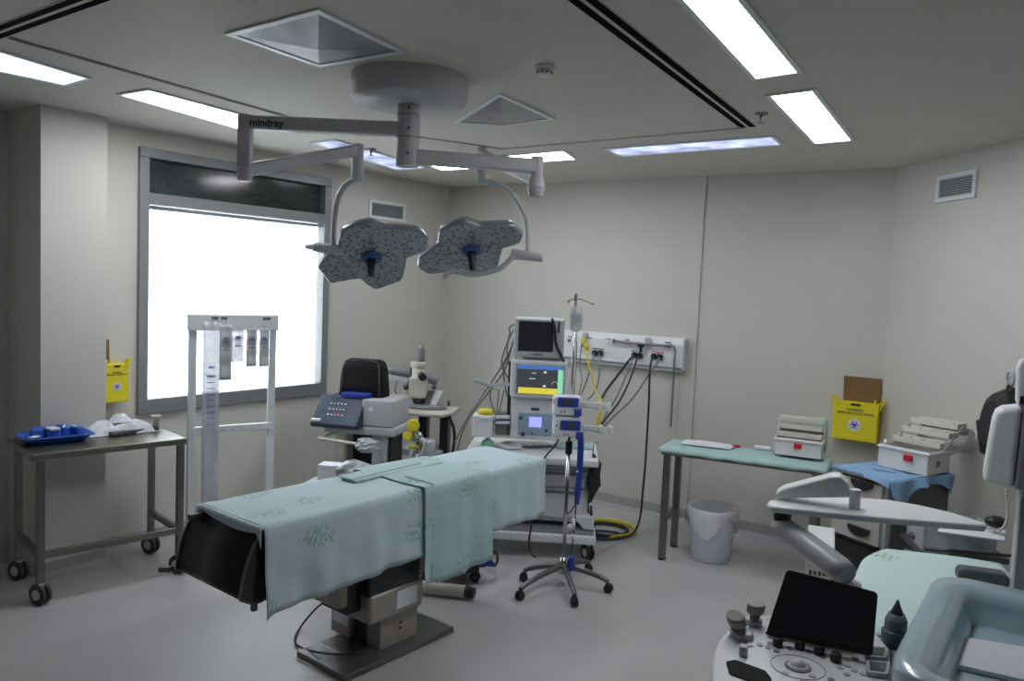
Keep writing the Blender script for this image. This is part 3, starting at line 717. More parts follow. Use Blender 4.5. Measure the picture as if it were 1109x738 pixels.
h0 = uy(288, 670).z; h1 = uy(380, 634).z; h2 = uy(456, 602).z
g0 = uy(473, 630).z; g1 = uy(527, 604).z; k0 = uy(530, 577).z; k1 = uy(589, 557).z
def finish(o, lab):
    o.location = ot.location; o.rotation_euler = ot.rotation_euler; tag(o, lab, 'drape', 'mint green drapes on the operating table'); return o
o = drape('drape', -.0, u_a + .12, lin((0, h0), (.03, h0 + .015), (.35, h1), ((u_a) / (u_a + .12), h2), (1, h2)), lin((0, zT - .21), (.15, zT - .24), (1, zT - .25)), zT + .004, M['drape'], '', 1)
finish(o, 'mint drape with leaf sprigs over the near leg end of the operating table')
# apron hanging over the end towards the left
mb = MB()
def fn(u, v):
    y = v * WT * 1.02 - .004; hang = .018 + .045 * (sin(v * pi)) * 0 + .03 * abs(sin(v * 3.0 + .3))
    if v > .93: hang += (v - .93) * 1.6
    if v < .06: hang += (.06 - v) * 1.0
    s = u * hang; return Vector((-min(s, .012) - .004, y, zT + .005 - max(0, s - .004)))
mb.grid(fn, 6, 30); obj('end_hem', mb, M['drape'], o, solid=.003)
o2 = drape('drape', u_b - .06, LT, lin((0, k0), (1, k1)), lin((0, zT - .2), (1, zT - .2)), zT + .006, M['drape'], '', 4, .004)
finish(o2, 'mint drape over the far head end of the operating table')
o3 = drape('drape', u_a, u_b, lin((0, g0 + .02), (.18, g0 + .01), (.2, g0 - .0), (1, g1)), lin((0, zT - .2), (1, zT - .2)), zT + .014, M['drape2'], '', 7, .02, nu=40, amp=.006)
finish(o3, 'greener folded drape laid across the middle of the operating table')
obj('fold_edge', MB().tube([(u_a + .07, -.028, g0 + .02), (u_a + .068, -.024, zT - .15), (u_a + .07, -.016, zT + .0), (u_a + .075, .02, zT + .019), (u_a + .08, .2, zT + .021)], .004, 8, 6), M['drape2'], o3)
# a folded sheet on top
a = LZ(ot, 385, 519, zT + .02); b = LZ(ot, 470, 500, zT + .02)
mb = MB().box(((a.x + b.x) / 2, (a.y + b.y) / 2 + .02, zT + .014), (abs(b.x - a.x) + .05, .11, .014)).box(((a.x + b.x) / 2 - .06, (a.y + b.y) / 2 + .05, zT + .022), (abs(b.x - a.x) - .05, .10, .01), R(4))
fs = obj('folded_sheet', mb, M['drape2'], None, bevel=.006, seg=3); finish(fs, 'flat folded green sheet lying on top of the operating table drape')

# power cord and foot pedal near the base
cd = [atz(x, y, z) for x, y, z in ((364, 646, .22), (345, 657, .12), (328, 676, .02), (320, 690, .012), (323, 700, .012), (345, 707, .05), (370, 709, .045), (392, 708, .045))]
c_ = cd[3]; co = obj('power_cord', MB().tube([p - c_ for p in cd], .0055), M['hose']); co.location = c_; tag(co, 'black power cord looping over the operating table base plate', 'cord')

# beige pedal bar and its base on the floor under the table
c = atz(490, 640, 0); t = thing('foot_pedal', 'beige rounded foot pedal bar with black end on the floor behind the table column', 'foot pedal', c, R(-3))
a = loc_of(t, atz(450, 634, .05)); b = loc_of(t, atz(504, 641, .045)); e = loc_of(t, atz(514, 643, .045))
obj('pedal_bar', MB().cyl(a, b, .032, .036, seg=20), M['cream'], t, bevel=.004)
obj('pedal_end', MB().cyl(b, e, .036, .03, seg=20), M['black'], t, bevel=.008)
obj('pedal_foot', MB().box(((a.x + b.x) / 2, .03, .008), (.3, .12, .014)), M['dgrey'], t, bevel=.003)
c = atz(505, 628, 0); t = thing('suction_trolley', 'low black wheeled base with blue cable bundle, half hidden under the hanging drape', 'trolley', c, R(20))
obj('base', MB().box((-.12, .05, .09), (.36, .26, .05)), M['black'], t, bevel=.012)
for x, y in ((.04, -.05), (.04, .15), (-.28, -.05), (-.28, .15)): caster(t, (x, y), .033, .035, 'black', 'dgrey', R(60), .0)
mb = MB(); rnd = random.Random(5)
for k in range(7): 
    x0 = -.06 + .02 * k; mb.tube([(x0, .0, .13), (x0 + .03, -.03, .17 + rnd.random() * .03), (x0 + .07, -.05, .13), (x0 + .09 + rnd.random() * .03, -.06, .10)], .013, 8, 4)
obj('cable_bundle', mb, M['blue'], t)
P = [atz(x, y, z) for x, y, z in ((522, 612, .06), (528, 598, .17), (535, 597, .18), (539, 604, .12), (536, 613, .05), (527, 611, .03))]; c = P[0]
o = obj('black_cable', MB().tube([p - c for p in P], .008), M['hose']); o.location = c; tag(o, 'black cable loop sticking out past the drape above the floor', 'cable')

# ---------------------------------------------------------------- cell saver style machine on its cart (far left corner)
P = aty(386, 500, 5.75); t = thing('blood_recovery_machine', 'grey medical machine with dark blue sloping control panel, left of the far corner', 'medical machine', (P.x, P.y, 0), R(-12))
zt_ = LY(t, 386, 432, 0).z; zb_ = LY(t, 386, 461, 0).z; X = lambda px, y=450, l=0: LY(t, px, y, l).x; Z = lambda py, px=386, l=0: LY(t, px, py, l).z
xl, xm, xr = X(349), X(393), X(424)
dp = .36
obj('housing', MB().box(((xm + xr) / 2, dp / 2, (zt_ + zb_) / 2), (xr - xm + .02, dp, zt_ - zb_)), M['grey'], t, bevel=.012)
obj('housing', MB().box(((xl + xm) / 2, dp / 2 + .03, (zt_ + zb_) / 2), (xm - xl, dp - .06, zt_ - zb_ - .01)), M['dgrey'], t, bevel=.01, label='dark rear housing behind the sloping panel')
pn = obj('control_panel', MB().prism([(xl - .03, .04, zt_), (xl - .05, -.10, zb_ + .01), (xl - .05, -.08, zb_ - .02), (xl - .03, .10, zb_ - .02), (xl - .03, .12, zt_)], (xm - xl + .04, 0, 0)), M['navy'], t, bevel=.006)
mb = MB(); rnd = random.Random(2); sl = Vector((0, -.14, zb_ + .01 - zt_))
for i in range(5):
    for j in range(3): 
        k = .25 + .2 * j; mb.box((xl + .07 + i * .028, .04 + sl.y * k - .004, zt_ + sl.z * k), (.012, .004, .010), M=Matrix.Rotation(R(-35), 3, 'X'))
obj('button', mb, M['paper'], pn)
k = .62; obj('red_button', MB().box((xl + .14, .04 + sl.y * k - .006, zt_ + sl.z * k), (.03, .005, .012), M=Matrix.Rotation(R(-35), 3, 'X')), M['red'], pn)
obj('white_clip', MB().box((xl - .01, -.075, zb_ + .035), (.07, .05, .02)), M['white'], t, bevel=.006)
obj('blue_tub', MB().box((xm - .08, .12, zt_ + .018), (.22, .20, .035)), M['blue'], t, bevel=.008)
obj('badge', MB().cyl((xm + .06, -.002, zt_ - .07), (xm + .06, .002, zt_ - .07), .018), M['paper'], t)
# pedestal: two legs joined by an arch
obj('pedestal', MB().box((X(410), .19, zb_ / 2 + .02), (.13, .30, zb_ - .04)).box(((xl + xr) / 2 + .02, .17, zb_ - .035), (xr - xl + .02, .34, .07)), M['grey'], t, bevel=.02, seg=3)
obj('pedestal_leg', MB().box((X(360), .25, zb_ / 2), (.10, .2, zb_ - .06)), M['cream'], t, bevel=.015)
obj('pedestal_back', MB().box((X(384), .30, zb_ / 2), (.30, .04, zb_ - .08)), M['black'], t)
obj('side_grille', MB().box((X(421), .16, zb_ * .55), (.02, .24, zb_ * .7)), M['black'], t)
obj('base', MB().box((X(388), .16, .075), (.46, .46, .06)), M['grey'], t, bevel=.02)
for x, y in ((-.2, -.04), (.2, -.04), (-.2, .36), (.2, .36)): caster(t, (x, y), .03, .03, 'black', 'grey', .4, .0)
q = LY(t, 345, 475, -.12); q2 = LY(t, 400, 483, -.12)
obj('tray_bar', MB().tube([(q.x, q.y, q.z), (q2.x, q2.y, q2.z)], .012, 8, 1).tube([(q.x, q.y, q.z), (q.x + .02, .2, q.z)], .012, 8, 1).tube([(q2.x, q2.y, q2.z), (q2.x, .2, q2.z)], .012, 8, 1), M['cream'], t)
def rel(q, l, y=None): return Matrix.Rotation(l.rotation_euler[2], 3, 'Z') @ Vector(q) + Vector(l.location)
# black cover behind the blue tub
M['matte'] = mat('matte_black_cover', (.012, .012, .013), .8, spec=.2)
c = rel((X(395, 420, .2), .2, zt_), t); k = thing('equipment_cover', 'tall rounded black cover standing on the machine with the dark blue panel', 'cover', c, t.rotation_euler[2])
wd = (X(420, 420, .2) - X(371, 420, .2)); hh = Z(389, 395, .2) - zt_
def rr2(w, d, z): return [Vector((x, y, z)) for x, y in rrect(w, d, d * .3, 4)]
obj('cover_body', MB().ring([rr2(wd, .20, 0), rr2(wd * .97, .19, hh * .3), rr2(wd * .9, .17, hh * .75), rr2(wd * .82, .14, hh * .93), rr2(wd * .66, .08, hh)]), M['matte'], k)
obj('seam', MB().tube([(-wd * .43, -.1, 0.01), (-wd * .40, -.088, hh * .72), (-wd * .32, -.06, hh * .93), (0, -.045, hh * 1.0), (wd * .32, -.06, hh * .93), (wd * .40, -.088, hh * .72), (wd * .43, -.1, .01)], .005, 6, 4), M['dgrey'], k)
def crump(name, P, w, h, dz, m, label, seed, n=9, rz=0, cat='bag', group=None):
    fn, n = crumple(w, h, dz, n, seed); o = obj(name, MB().grid(fn, n, n, smooth=False), m, None, solid=.003); o.location = P; o.rotation_euler = (0, 0, rz)
    return tag(o, label, cat, group)
M['filmo'] = mat('crumpled_film', (.40, .43, .46), .2, nz=.2, nscale=18, bump=.5, bscale=40)
def blob(name, P, rx_, ry_, rz_, m, label, seed, cat='bag', rot=0):
    r_ = random.Random(seed); mb = MB(); n1, n2 = 16, 10; ph = [[r_.uniform(.78, 1.12) for _ in range(n1)] for _ in range(n2 + 1)]
    rings = []
    for i in range(n2 + 1):
        th = pi * (.02 + .96 * i / n2); rings.append([Vector((rx_ * sin(th) * cos(j * 2 * pi / n1) * ph[i][j], ry_ * sin(th) * sin(j * 2 * pi / n1) * ph[i][j], max(0.0, rz_ - rz_ * cos(th) * ph[i][(j * 3) % n1] ))) for j in range(n1)])
    mb.ring(rings, smooth=False); o = obj(name, mb, m); o.location = P; o.rotation_euler = (0, 0, rot); return tag(o, label, cat)
c = rel(LY(t, 397, 491, -.11), t); blob('plastic_bag', c, .10, .06, .055, M['filmo'], 'crumpled clear plastic bag tucked under the dark blue control panel', 4)
# box and bag on a low shelf in front of the machine
P = aty(372, 512, 5.2); P.z = 0
t2 = thing('low_trolley', 'low grey trolley in front of the dark blue panel machine, carrying a carton and bag', 'trolley', P, R(-12))
zs = LY(t2, 372, 524, 0).z
obj('shelf', MB().box((0.02, .05, zs), (.50, .34, .025)), M['grey'], t2, bevel=.004)
for x in (-.2, .24):
    for y in (-.1, .2): obj('leg', MB().box((x, y, zs / 2 + .03), (.025, .025, zs - .08)), M['steel'], t2); caster(t2, (x, y), .03, .03, 'black', 'grey', 0, 0)
c = rel(LZ(t2, 357, 520, zs + .013), t2); k = thing('carton', 'small white carton left of the blue-grey plastic bag, behind the operating table', 'box', c, R(-8))
obj('carton_body', MB().box((0, 0, .05), (.13, .11, .10)), M['white'], k, bevel=.003); obj('lid', MB().box((0, 0, .105), (.135, .115, .012)), M['paper'], k, bevel=.003)
c = rel(LZ(t2, 383, 523, zs + .013), t2); blob('plastic_bag', c, .14, .09, .075, M['filmo'], 'bulky blue-grey plastic bag beside the small white carton behind the operating table', 8)
# white connectors seen just above the drape
c = rel((.30, .02, zs + .013), t2) if 0 else aty(424, 512, 5.0)
k = thing('suction_jar', 'white capped jar with upright spout showing just above the operating table drape', 'jar', (c.x, c.y, 0), 0)
zj = c.z; obj('stand', MB().cyl((0, 0, .02), (0, 0, zj - .22), .02).cyl((0, 0, 0), (0, 0, .02), .13, seg=28), M['grey'], k)
obj('jar_body', MB().lathe([(.05, zj - .22), (.06, zj - .20), (.06, zj - .02)], seg=24), M['clear'], k)
obj('lid', MB().lathe([(.065, zj - .02), (.065, zj), (.02, zj + .01), (.012, zj + .02), (.010, zj + .05)], seg=24), M['white'], k)

# ---------------------------------------------------------------- desk and microscope-like device
P = aty(463, 450, 6.3); t = thing('equipment_stand', 'grey-beige stand with flat top and two black legs in the far corner', 'stand', (P.x, P.y, 0), R(-8))
zt_ = LY(t, 463, 447, -.1).z; x0 = LY(t, 424, 447, 0).x; x1 = LY(t, 492, 447, 0).x; xc = (x0 + x1) / 2
obj('top', MB().prism([(x0, -.12, zt_ - .02), (x0 + .12, -.20, zt_ - .02), (x1 - .05, -.20, zt_ - .02), (x1, -.08, zt_ - .02), (x1, .22, zt_ - .02), (x0, .22, zt_ - .02)], (0, 0, .03)), M['cream'], t, bevel=.012, seg=3)
for x in (LY(t, 459, 470, 0).x, LY(t, 482, 470, 0).x): obj('leg', MB().box((x, 0, zt_ / 2), (.07, .12, zt_ - .05)), M['black'], t, bevel=.01)
obj('base', MB().box((xc, 0, .04), (.5, .4, .05)), M['dgrey'], t, bevel=.01)
q = LY(t, 458, 488, -.05); obj('shelf', MB().box((q.x, .02, q.z - .01), (.34, .30, .05)), M['grey'], t, bevel=.01)
cable = MB().tube([LY(t, x, y, -.1) for x, y in ((486, 450), (492, 468), (490, 490), (482, 500))], .012); obj('cable', cable, M['black'], t)
zt2 = zt_ + .01
c = rel(LZ(t, 458, 442, zt2), t); m_ = thing('surgical_microscope', 'cream surgical microscope with cross arms and chrome top cylinder on the corner stand', 'microscope', c, R(-8))
g = lambda x, y, l=0: LY(m_, x, y, l)
obj('foot', MB().lathe([(.17, 0), (.16, .025), (.10, .035)], (g(462, 440).x, 0, 0), seg=28, sy=.6), M['mgrey'], m_)
obj('lower_arm', MB().tube([(g(462, 440).x, 0, .03), g(447, 432), g(441, 418)], .022), M['cream'], m_)
b0 = g(445, 430); b1 = g(464, 408)
obj('lower_head', MB().cyl(g(454, 436), g(454, 429), .05, .065, seg=20), M['dgrey'], m_, bevel=.006)
obj('body', MB().box(((b0.x + b1.x) / 2, -.02, (b0.z + b1.z) / 2), (b1.x - b0.x, .13, b1.z - b0.z)), M['cream'], m_, bevel=.02, seg=3)
obj('head', MB().cyl(g(454, 415), g(453, 397), .06, .05, seg=22).cyl(g(453, 398), g(453, 392), .062, .062, seg=22), M['cream'], m_, bevel=.006)
obj('top_cylinder', MB().lathe([(.028, 0), (.028, .11), (.020, .13), (.008, .14)], g(456, 392), 20), M['mgrey'], m_)
obj('eyepiece', MB().cyl(g(456, 407, -.03), g(458, 409, -.16), .032, .03, seg=18), M['black'], m_)
obj('cross_arm', MB().cyl(g(421, 400, .04), g(446, 404, .02), .042, seg=18).cyl(g(461, 408, .02), g(474, 413, .03), .04, seg=18), M['mgrey'], m_, bevel=.005)
obj('cross_arm', MB().beam(g(421, 408, .0), g(443, 415, .0), .05, .045), M['grey'], m_, bevel=.006)
for a, b, r in ((g(423, 404, 0), g(423, 408, 0), .02), (g(470, 418, 0), g(470, 422, 0), .018), (g(486, 434, 0), g(486, 440, 0), .012), (g(439, 417, -.06), g(440, 422, -.06), .02)): obj('knob', MB().cyl(a, b, r), M['dgrey'], m_)
obj('keypad', MB().prism([g(463, 438, -.04), g(471, 441, -.04), g(480, 424, .0), g(469, 423, .0)], (0, .03, 0)), M['white'], m_, bevel=.004)
obj('screen', MB().prism([g(459, 437, -.06), g(465, 438, -.06), g(470, 424, -.02), g(464, 423, -.02)], (0, .015, 0)), M['dgrey'], m_)
obj('cable', MB().tube([g(430, 412, -.04), g(428, 424, -.06), g(434, 432, -.06), g(442, 436, -.04)], .007), M['mgrey'], m_)
# suction regulators with yellow knobs
c = aty(452, 500, 5.45); t = thing('suction_stand', 'suction stand with yellow knobs and white tubes behind the operating table', 'suction unit', (c.x, c.y, 0), 0)
g = lambda x, y, l=0: LY(t, x, y, l)
p0 = g(452, 505); p1 = g(450, 470)
obj('pole', MB().cyl((p0.x, 0, .03), (p0.x, 0, p1.z), .014), M['steel'], t); obj('base', MB().lathe([(.17, 0), (.16, .03), (.03, .04)], (p0.x, 0, 0), 28), M['grey'], t)
obj('regulator', MB().cyl(g(450, 478, 0), g(450, 467, 0), .03, .026), M['grey'], t, bevel=.004)
kb = MB().cyl(g(447.5, 461, -.06), g(447.5, 461, .02), .045, .045, seg=12); obj('knob', kb, M['yelp'], t, bevel=.01)
obj('knob', MB().cyl(g(441.5, 472.5, -.06), g(441.5, 472.5, .01), .033, .033, seg=12), M['yelp'], t, bevel=.008)
obj('fitting', MB().cyl(g(455, 474, -.02), g(449, 473, -.02), .022).sphere(g(454, 472, -.03), .026), M['chrome'], t)
obj('yellow_ring', MB().cyl(g(449, 482, 0), g(449, 485, 0), .034), M['yelp'], t)
mb = MB()
for dx in (0, 4): mb.tube([g(452 + dx, 474, -.03), g(459 + dx * .3, 478, -.05), g(457 + dx * .4, 489, -.05), g(448 + dx, 500, -.04), g(444 + dx, 512, -.04)], .009, 8, 5)
mb.tube([g(447, 486, -.02), g(444, 495, -.03), g(440, 508, -.03)], .009); obj('tube', mb, M['whose'], t)
# clear canisters
obj('canister', MB().lathe([(.05, 0), (.06, .02), (.06, .15), (.05, .17)], g(462, 502, .05), 24), M['filmo'], t)

# ---------------------------------------------------------------- anaesthesia workstation
P = atz(590, 606, 0); t = thing('anaesthesia_machine', 'white anaesthesia machine with stacked screens, drawers and wheeled base by the back wall', 'anaesthesia machine', P, R(-4)); an = t
g = lambda x, y, l=0: LY(t, x, y, l)
def fb(name, rect, y, dep, m, parent=None, **k): return obj(name, face_box(t, rect, y, dep), m, parent or t, **k)
# base platform
a = g(520, 580); b = g(646, 592); zt_ = .20
bx0, bx1 = g(514, 590).x, g(645, 592).x
obj('base_platform', MB().box(((bx0 + bx1) / 2, .30, .145), (bx1 - bx0, .60, .065)), M['white'], t, bevel=.015, seg=3)
obj('base_mat', MB().box(((bx0 + bx1) / 2, .30, .181), (bx1 - bx0 - .03, .57, .008)), M['mgrey'], t)
for x in (bx0 + .07, bx1 - .05):
    for y in (.04, .54): caster(t, (x, y), .055, .05, 'black', 'grey', R(30), .0)
# cabinet with drawers
cz0 = .22; wt0 = g(648, 497, .02).z
dx0, dx1 = g(549, 520, .12).x, g(638, 520, .12).x
cz1 = g(600, 506, .1).z
obj('cabinet', MB().box(((dx0 + dx1) / 2, .38, (cz0 + cz1) / 2), (dx1 - dx0, .44, cz1 - cz0)), M['white'], t, bevel=.006)
zz = [LY(t, 610, y, .12).z for y in (516, 528, 531, 558)]
for i, (za, zb_) in enumerate(((g(610, 511, .12).z, g(610, 528, .12).z), (g(610, 531, .12).z, g(610, 562, .12).z))):
    dr = obj('drawer', MB().box(((dx0 + dx1) / 2, .155, (za + zb_) / 2), (dx1 - dx0 - .02, .03, za - zb_)), M['white'], t, bevel=.005)
    obj('handle', MB().box(((dx0 + dx1) / 2, .137, za - .02), ((dx1 - dx0) * .7, .012, .018)), M['mgrey'], dr, bevel=.003)
obj('kick_panel', MB().prism([(dx0 + .02, .1, cz0 - .03), (dx0 + .10, .1, cz0 + .06), (dx0 - .06, .1, cz0 + .06), (dx0 - .12, .1, cz0 - .03)], (0, .3, 0)), M['white'], t, bevel=.006)
obj('kick_panel', MB().prism([(dx1 - .02, .1, cz0 - .03), (dx1 - .10, .1, cz0 + .06), (dx1 + .04, .1, cz0 + .06), (dx1 + .05, .1, cz0 - .03)], (0, .3, 0)), M['white'], t, bevel=.006)
# worktop
wx0, wx1 = g(503, 490, .05).x, g(649, 494, .02).x
wz = g(600, 505, .0).z; wz1 = g(600, 484, .0).z
wtz = wz + .055
obj('worktop', MB().box(((wx0 + wx1) / 2, .30, wz + .028), (wx1 - wx0, .60, .055)), M['white'], t, bevel=.016, seg=3)
obj('worktop_trim', MB().box(((dx0 + dx1) / 2 + .01, .10, wz - .012), (dx1 - dx0 + .04, .03, .02)), M['dgrey'], t)
# ventilator body
vy = .22
def rect(x0, y0, x1, y1): return (x0, y0, x1, y1)
low = fb('ventilator_body', (553, 432, 603, 477), vy, .30, M['white'], bevel=.012, seg=3)
pn = fb('blue_panel', (561, 448, 598, 472), vy - .006, .01, M['lbl'] if 'lbl' in M else mat('pale_blue_panel', (.30, .43, .56), .4), low, bevel=.002)
M['lcd'] = emis('lit_lcd', (.26, .26, .80), .6); fb('lcd', (573, 452, 586.5, 463), vy - .009, .004, M['lcd'], low)
for x, y, r in ((564.5, 452.5, .011), (592, 466, .01), (566.5, 470, .016), (576, 469, .007)): q = g(x, y, vy - .006); obj('knob', MB().cyl((q.x, vy - .03, q.z), (q.x, vy, q.z), r, seg=14), M['dgrey'], low)
fb('badge', (575, 442, 584, 445), vy - .002, .003, M['print'], low)
# main ventilator screen
ms = fb('display_unit', (552.5, 391, 614.5, 431), vy - .05, .10, M['white'], bevel=.01, seg=3)
fb('display_bezel', (558, 395, 612, 428), vy - .054, .006, M['grey'], ms)
M['sblue'] = emis('screen_blue', (.05, .16, .42), .40); M['sgrey'] = emis('screen_dark', (.045, .05, .055), .40); M['syel'] = emis('screen_yellow', (.62, .55, .06), .40); M['sgrn'] = emis('screen_mint', (.25, .62, .40), .40); M['swh'] = emis('screen_white', (.6, .65, .55), .4)
l = vy - .058
fb('screen_image', (560, 397, 609, 427), l, .003, M['sgrey'], ms)
fb('screen_header', (560, 396.5, 609, 400.5), l - .001, .003, M['sblue'], ms); fb('screen_footer', (561, 420.5, 605, 427), l - .001, .003, M['syel'], ms); fb('screen_side_bar', (604, 401, 609.5, 427), l - .002, .003, M['sgrn'], ms)
mb = MB(); face_box(t, (589, 402.5, 592, 404.5), l - .001, .002, mb); face_box(t, (588, 417.5, 591, 419.5), l - .001, .002, mb); face_box(t, (573, 410, 580, 410.7), l - .001, .002, mb); face_box(t, (576, 404, 581, 404.6), l - .001, .002, mb)
q0 = g(600.5, 417, l); 
for k in range(12): a_ = R(20 + k * 14); mb.box((q0.x + .02 * cos(a_), l, q0.z + .02 * sin(a_)), (.0055, .002, .002), M=Matrix.Rotation(-(a_ + pi / 2), 3, 'Y'))
obj('screen_traces', mb, M['swh'], ms)
# black bracket edge
fb('side_rail', (549.5, 392, 553, 470), vy + .02, .06, M['black'], bevel=.004)
# patient monitor on top
mo = fb('patient_monitor', (556, 345, 611, 388), vy - .02, .24, M['grey'], bevel=.014, seg=3)
fb('monitor_frame', (558, 346, 610, 387), vy - .026, .02, M['grey'], mo, bevel=.006)
fb('screen', (561.5, 348.5, 599.5, 381), vy - .028, .004, M['screen'], mo); fb('black_strip', (604, 349, 606.5, 361), vy - .028, .004, M['print'], mo); fb('badge', (577, 383, 588, 385.5), vy - .028, .003, M['mgrey'], mo)
fb('monitor_base', (566, 387, 608, 392), vy + .02, .18, M['grey'], bevel=.004)
obj('strap', MB().tube([g(x, y, vy - .035) for x, y in ((598, 345), (601, 358), (602, 372), (607, 384), (611, 393))], .011, 6, 5), M['black'], mo)
# bellows/flow head left of the tower (white block with yellow lid) + absorber
vb = obj('absorber', face_box(t, (511, 450, 533, 474), .16, .16), M['white'], t, bevel=.014, seg=3)
q = g(526, 445, .20); obj('yellow_cap', MB().lathe([(.055, 0), (.055, .022), (.045, .035)], (q.x, .22, g(526, 449, .2).z), 24), M['yelp'], vb)
q = g(526, 451, .2); obj('dome', MB().lathe([(.07, 0), (.065, .03), (.055, .035)], (q.x, .22, g(526, 453, .2).z - .01), 24), M['white'], vb)
fb('gauge_block', (536, 448, 553, 472), .24, .12, M['mgrey'], bevel=.01)
mb = MB().cyl(g(537, 452, .2), g(552, 452, .2), .014).cyl(g(537, 458, .2), g(552, 458, .2), .01); obj('canister_rail', mb, M['white'], t)
# mask with green liquid & hoses on the worktop
q = g(531, 478, .1)
obj('arm_bracket', MB().beam(g(514, 412, .25), g(532, 418, .25), .03, .025).beam(g(532, 418, .25), g(552, 416, .25), .03, .025).tube([g(514, 413, .25), g(522, 421, .25), (g(540, 422, .25))], .006, 6, 4), M['grey'], t, bevel=.004)
mb = MB()
for pts in (((605, 346), (602, 349), (556, 352), (552, 362), (549, 378), (551, 395)), ((556, 358), (549, 372), (543, 395), (552, 412)), ((557, 366), (551, 385), (545, 400), (549, 430)), ((556, 372), (547, 390), (535, 410), (520, 432), (505, 455), (492, 480)), ((553, 380), (546, 402), (530, 424), (510, 450), (500, 470), (495, 488))): mb.tube([g(x, y, .34) for x, y in pts], .0065, 6, 5)
obj('cable', mb, M['ghose'], t)
mb = MB()
for pts in (((540, 423), (538, 445), (530, 470), (520, 486)), ((546, 423), (542, 440), (538, 455)), ((532, 420), (531, 432), (536, 448))): mb.tube([g(x, y, .22) for x, y in pts], .005, 6, 5)
obj('thin_cable', mb, M['mgrey'], t)
# items on the worktop
def onwt(px, py, z=None): return rel(LZ(t, px, py, wtz if z is None else z), t)
c = onwt(528, 484); k = thing('breathing_mask', 'green-tinted clear breathing mask lying at the left end of the anaesthesia worktop', 'mask', c)
obj('mask_shell', MB().lathe([(.05, 0), (.055, .012), (.04, .04), (.018, .06)], seg=20, sy=.8), mat('mint_clear', (.2, .55, .42), .2, alpha=.75), k); obj('connector', MB().cyl((0, 0, .055), (.02, 0, .09), .012), M['whose'], k)
c = onwt(548, 486); k = thing('breathing_tube', 'coiled pale corrugated tubes lying on the anaesthesia worktop', 'tube', c)
mb = MB(); 
for s in range(3): mb.tube([(-.09 + s * .03, .0, .015), (-.03, .05 + s * .02, .018), (.06, .03, .016 + s * .01), (.10, -.03 + s * .02, .015), (.02, -.05, .016), (-.05, -.03, .03)], .012, 8, 6)
obj('tube_coil', mb, M['whose'], k)
c = onwt(585, 486); k = thing('cable_coil', 'small dark coiled cables in front of the ventilator on the worktop', 'cable', c)
mb = MB(); rnd = random.Random(11)
for s in range(4): cx = -.09 + .055 * s; mb.tube([(cx + .03 * cos(a), .03 * sin(a) * .9, .006 + .004 * s) for a in [i * pi / 4 for i in range(9)]], .0045, 6, 3)
obj('coil', mb, M['dgrey'], k)
c = onwt(623, 488); k = thing('green_cloth', 'folded sea green cloth under the infusion pumps on the worktop', 'cloth', c)
obj('folded_cloth', MB().box((0, .1, .012), (.26, .16, .022)), M['gcloth'], k, bevel=.006)
P0 = g(604, 476, -.02); cc = MB().tube([g(605, 476, -.03), g(600, 484, -.05), g(592, 493, -.1), g(588, 499, -.2)], .006); obj('black_lead', cc, M['hose'], t)
# black bag with breathing hoses hanging at the right of the cabinet
c = rel(g(643, 500, .1), t); k = thing('black_bag', 'crumpled black bag hanging beside the drawers of the anaesthesia machine', 'bag', (c.x, c.y, c.z), t.rotation_euler[2])
G = lambda x, y: LY(k, x, y, 0)
out = [G(x, y) for x, y in ((642, 490), (648, 497), (652, 503), (650, 515), (651, 526), (645, 535), (641, 544), (636, 546), (637, 534), (634, 524), (637, 510), (640, 500))]
mid = sum(out, Vector()) / len(out)
obj('bag_body', MB().ring([[mid + (p - mid) * .5 + Vector((0, -.05, 0)) for p in out], [mid + (p - mid) * .85 + Vector((0, -.035, 0)) for p in out], out, [mid + (p - mid) * .85 + Vector((0, .035, 0)) for p in out]], smooth=False), M['hose'], k)
obj('hook', MB().tube([G(642, 492), G(643, 480), G(648, 480)], .005, 6, 4), M['chrome'], k)

# ---------------------------------------------------------------- drip stand with infusion pumps
hb = atz(609, 632, 0); t = thing('drip_stand', 'chrome drip stand on a five armed wheeled base in front of the anaesthesia machine', 'drip stand', hb, R(3)); iv = t
cast = [(563, 648), (622, 655), (659, 640), (567, 628)]
cps = [loc_of(t, atz(x, y - 3, .03)) for x, y in cast]
rr_ = sum(math.hypot(p.x, p.y) for p in cps) / 4
angs = [math.atan2(p.y, p.x) for p in cps]; angs.append((angs[2] + angs[3]) / 2)
angs = [angs[0], angs[1], angs[2], angs[2] + R(72), angs[3]]
obj('hub', MB().lathe([(.035, .07), (.045, .085), (.04, .12), (.022, .14), (.02, .17)], seg=24), M['chrome'], t)
for a, r_ in zip(angs, [math.hypot(cps[0].x, cps[0].y), math.hypot(cps[1].x, cps[1].y), math.hypot(cps[2].x, cps[2].y), .27, math.hypot(cps[3].x, cps[3].y)]):
    d = Vector((cos(a), sin(a), 0))
    obj('base_arm', MB().tube([d * .03 + Vector((0, 0, .115)), d * r_ * .5 + Vector((0, 0, .105)), d * r_ * .85 + Vector((0, 0, .085)), d * r_ + Vector((0, 0, .065))], lambda u: .02 - .006 * u, 10, 4), M['dsteel'], t)
    caster(t, (d.x * r_, d.y * r_), .027, .04, 'black', 'black', a + pi / 2, -.01)
zt_ = LY(t, 628, 322, 0).z
obj('pole', MB().cyl((0, 0, .15), (0, 0, LY(t, 617, 482, 0).z), .0125), M['chrome'], t)
obj('upper_pole', MB().cyl((0, 0, LY(t, 617, 482, 0).z), (0, 0, zt_), .008), M['chrome'], t)
obj('pole_clamp', MB().cyl((0, 0, LY(t, 617, 492, 0).z), (0, 0, LY(t, 617, 478, 0).z), .022), M['black'], t, bevel=.004)
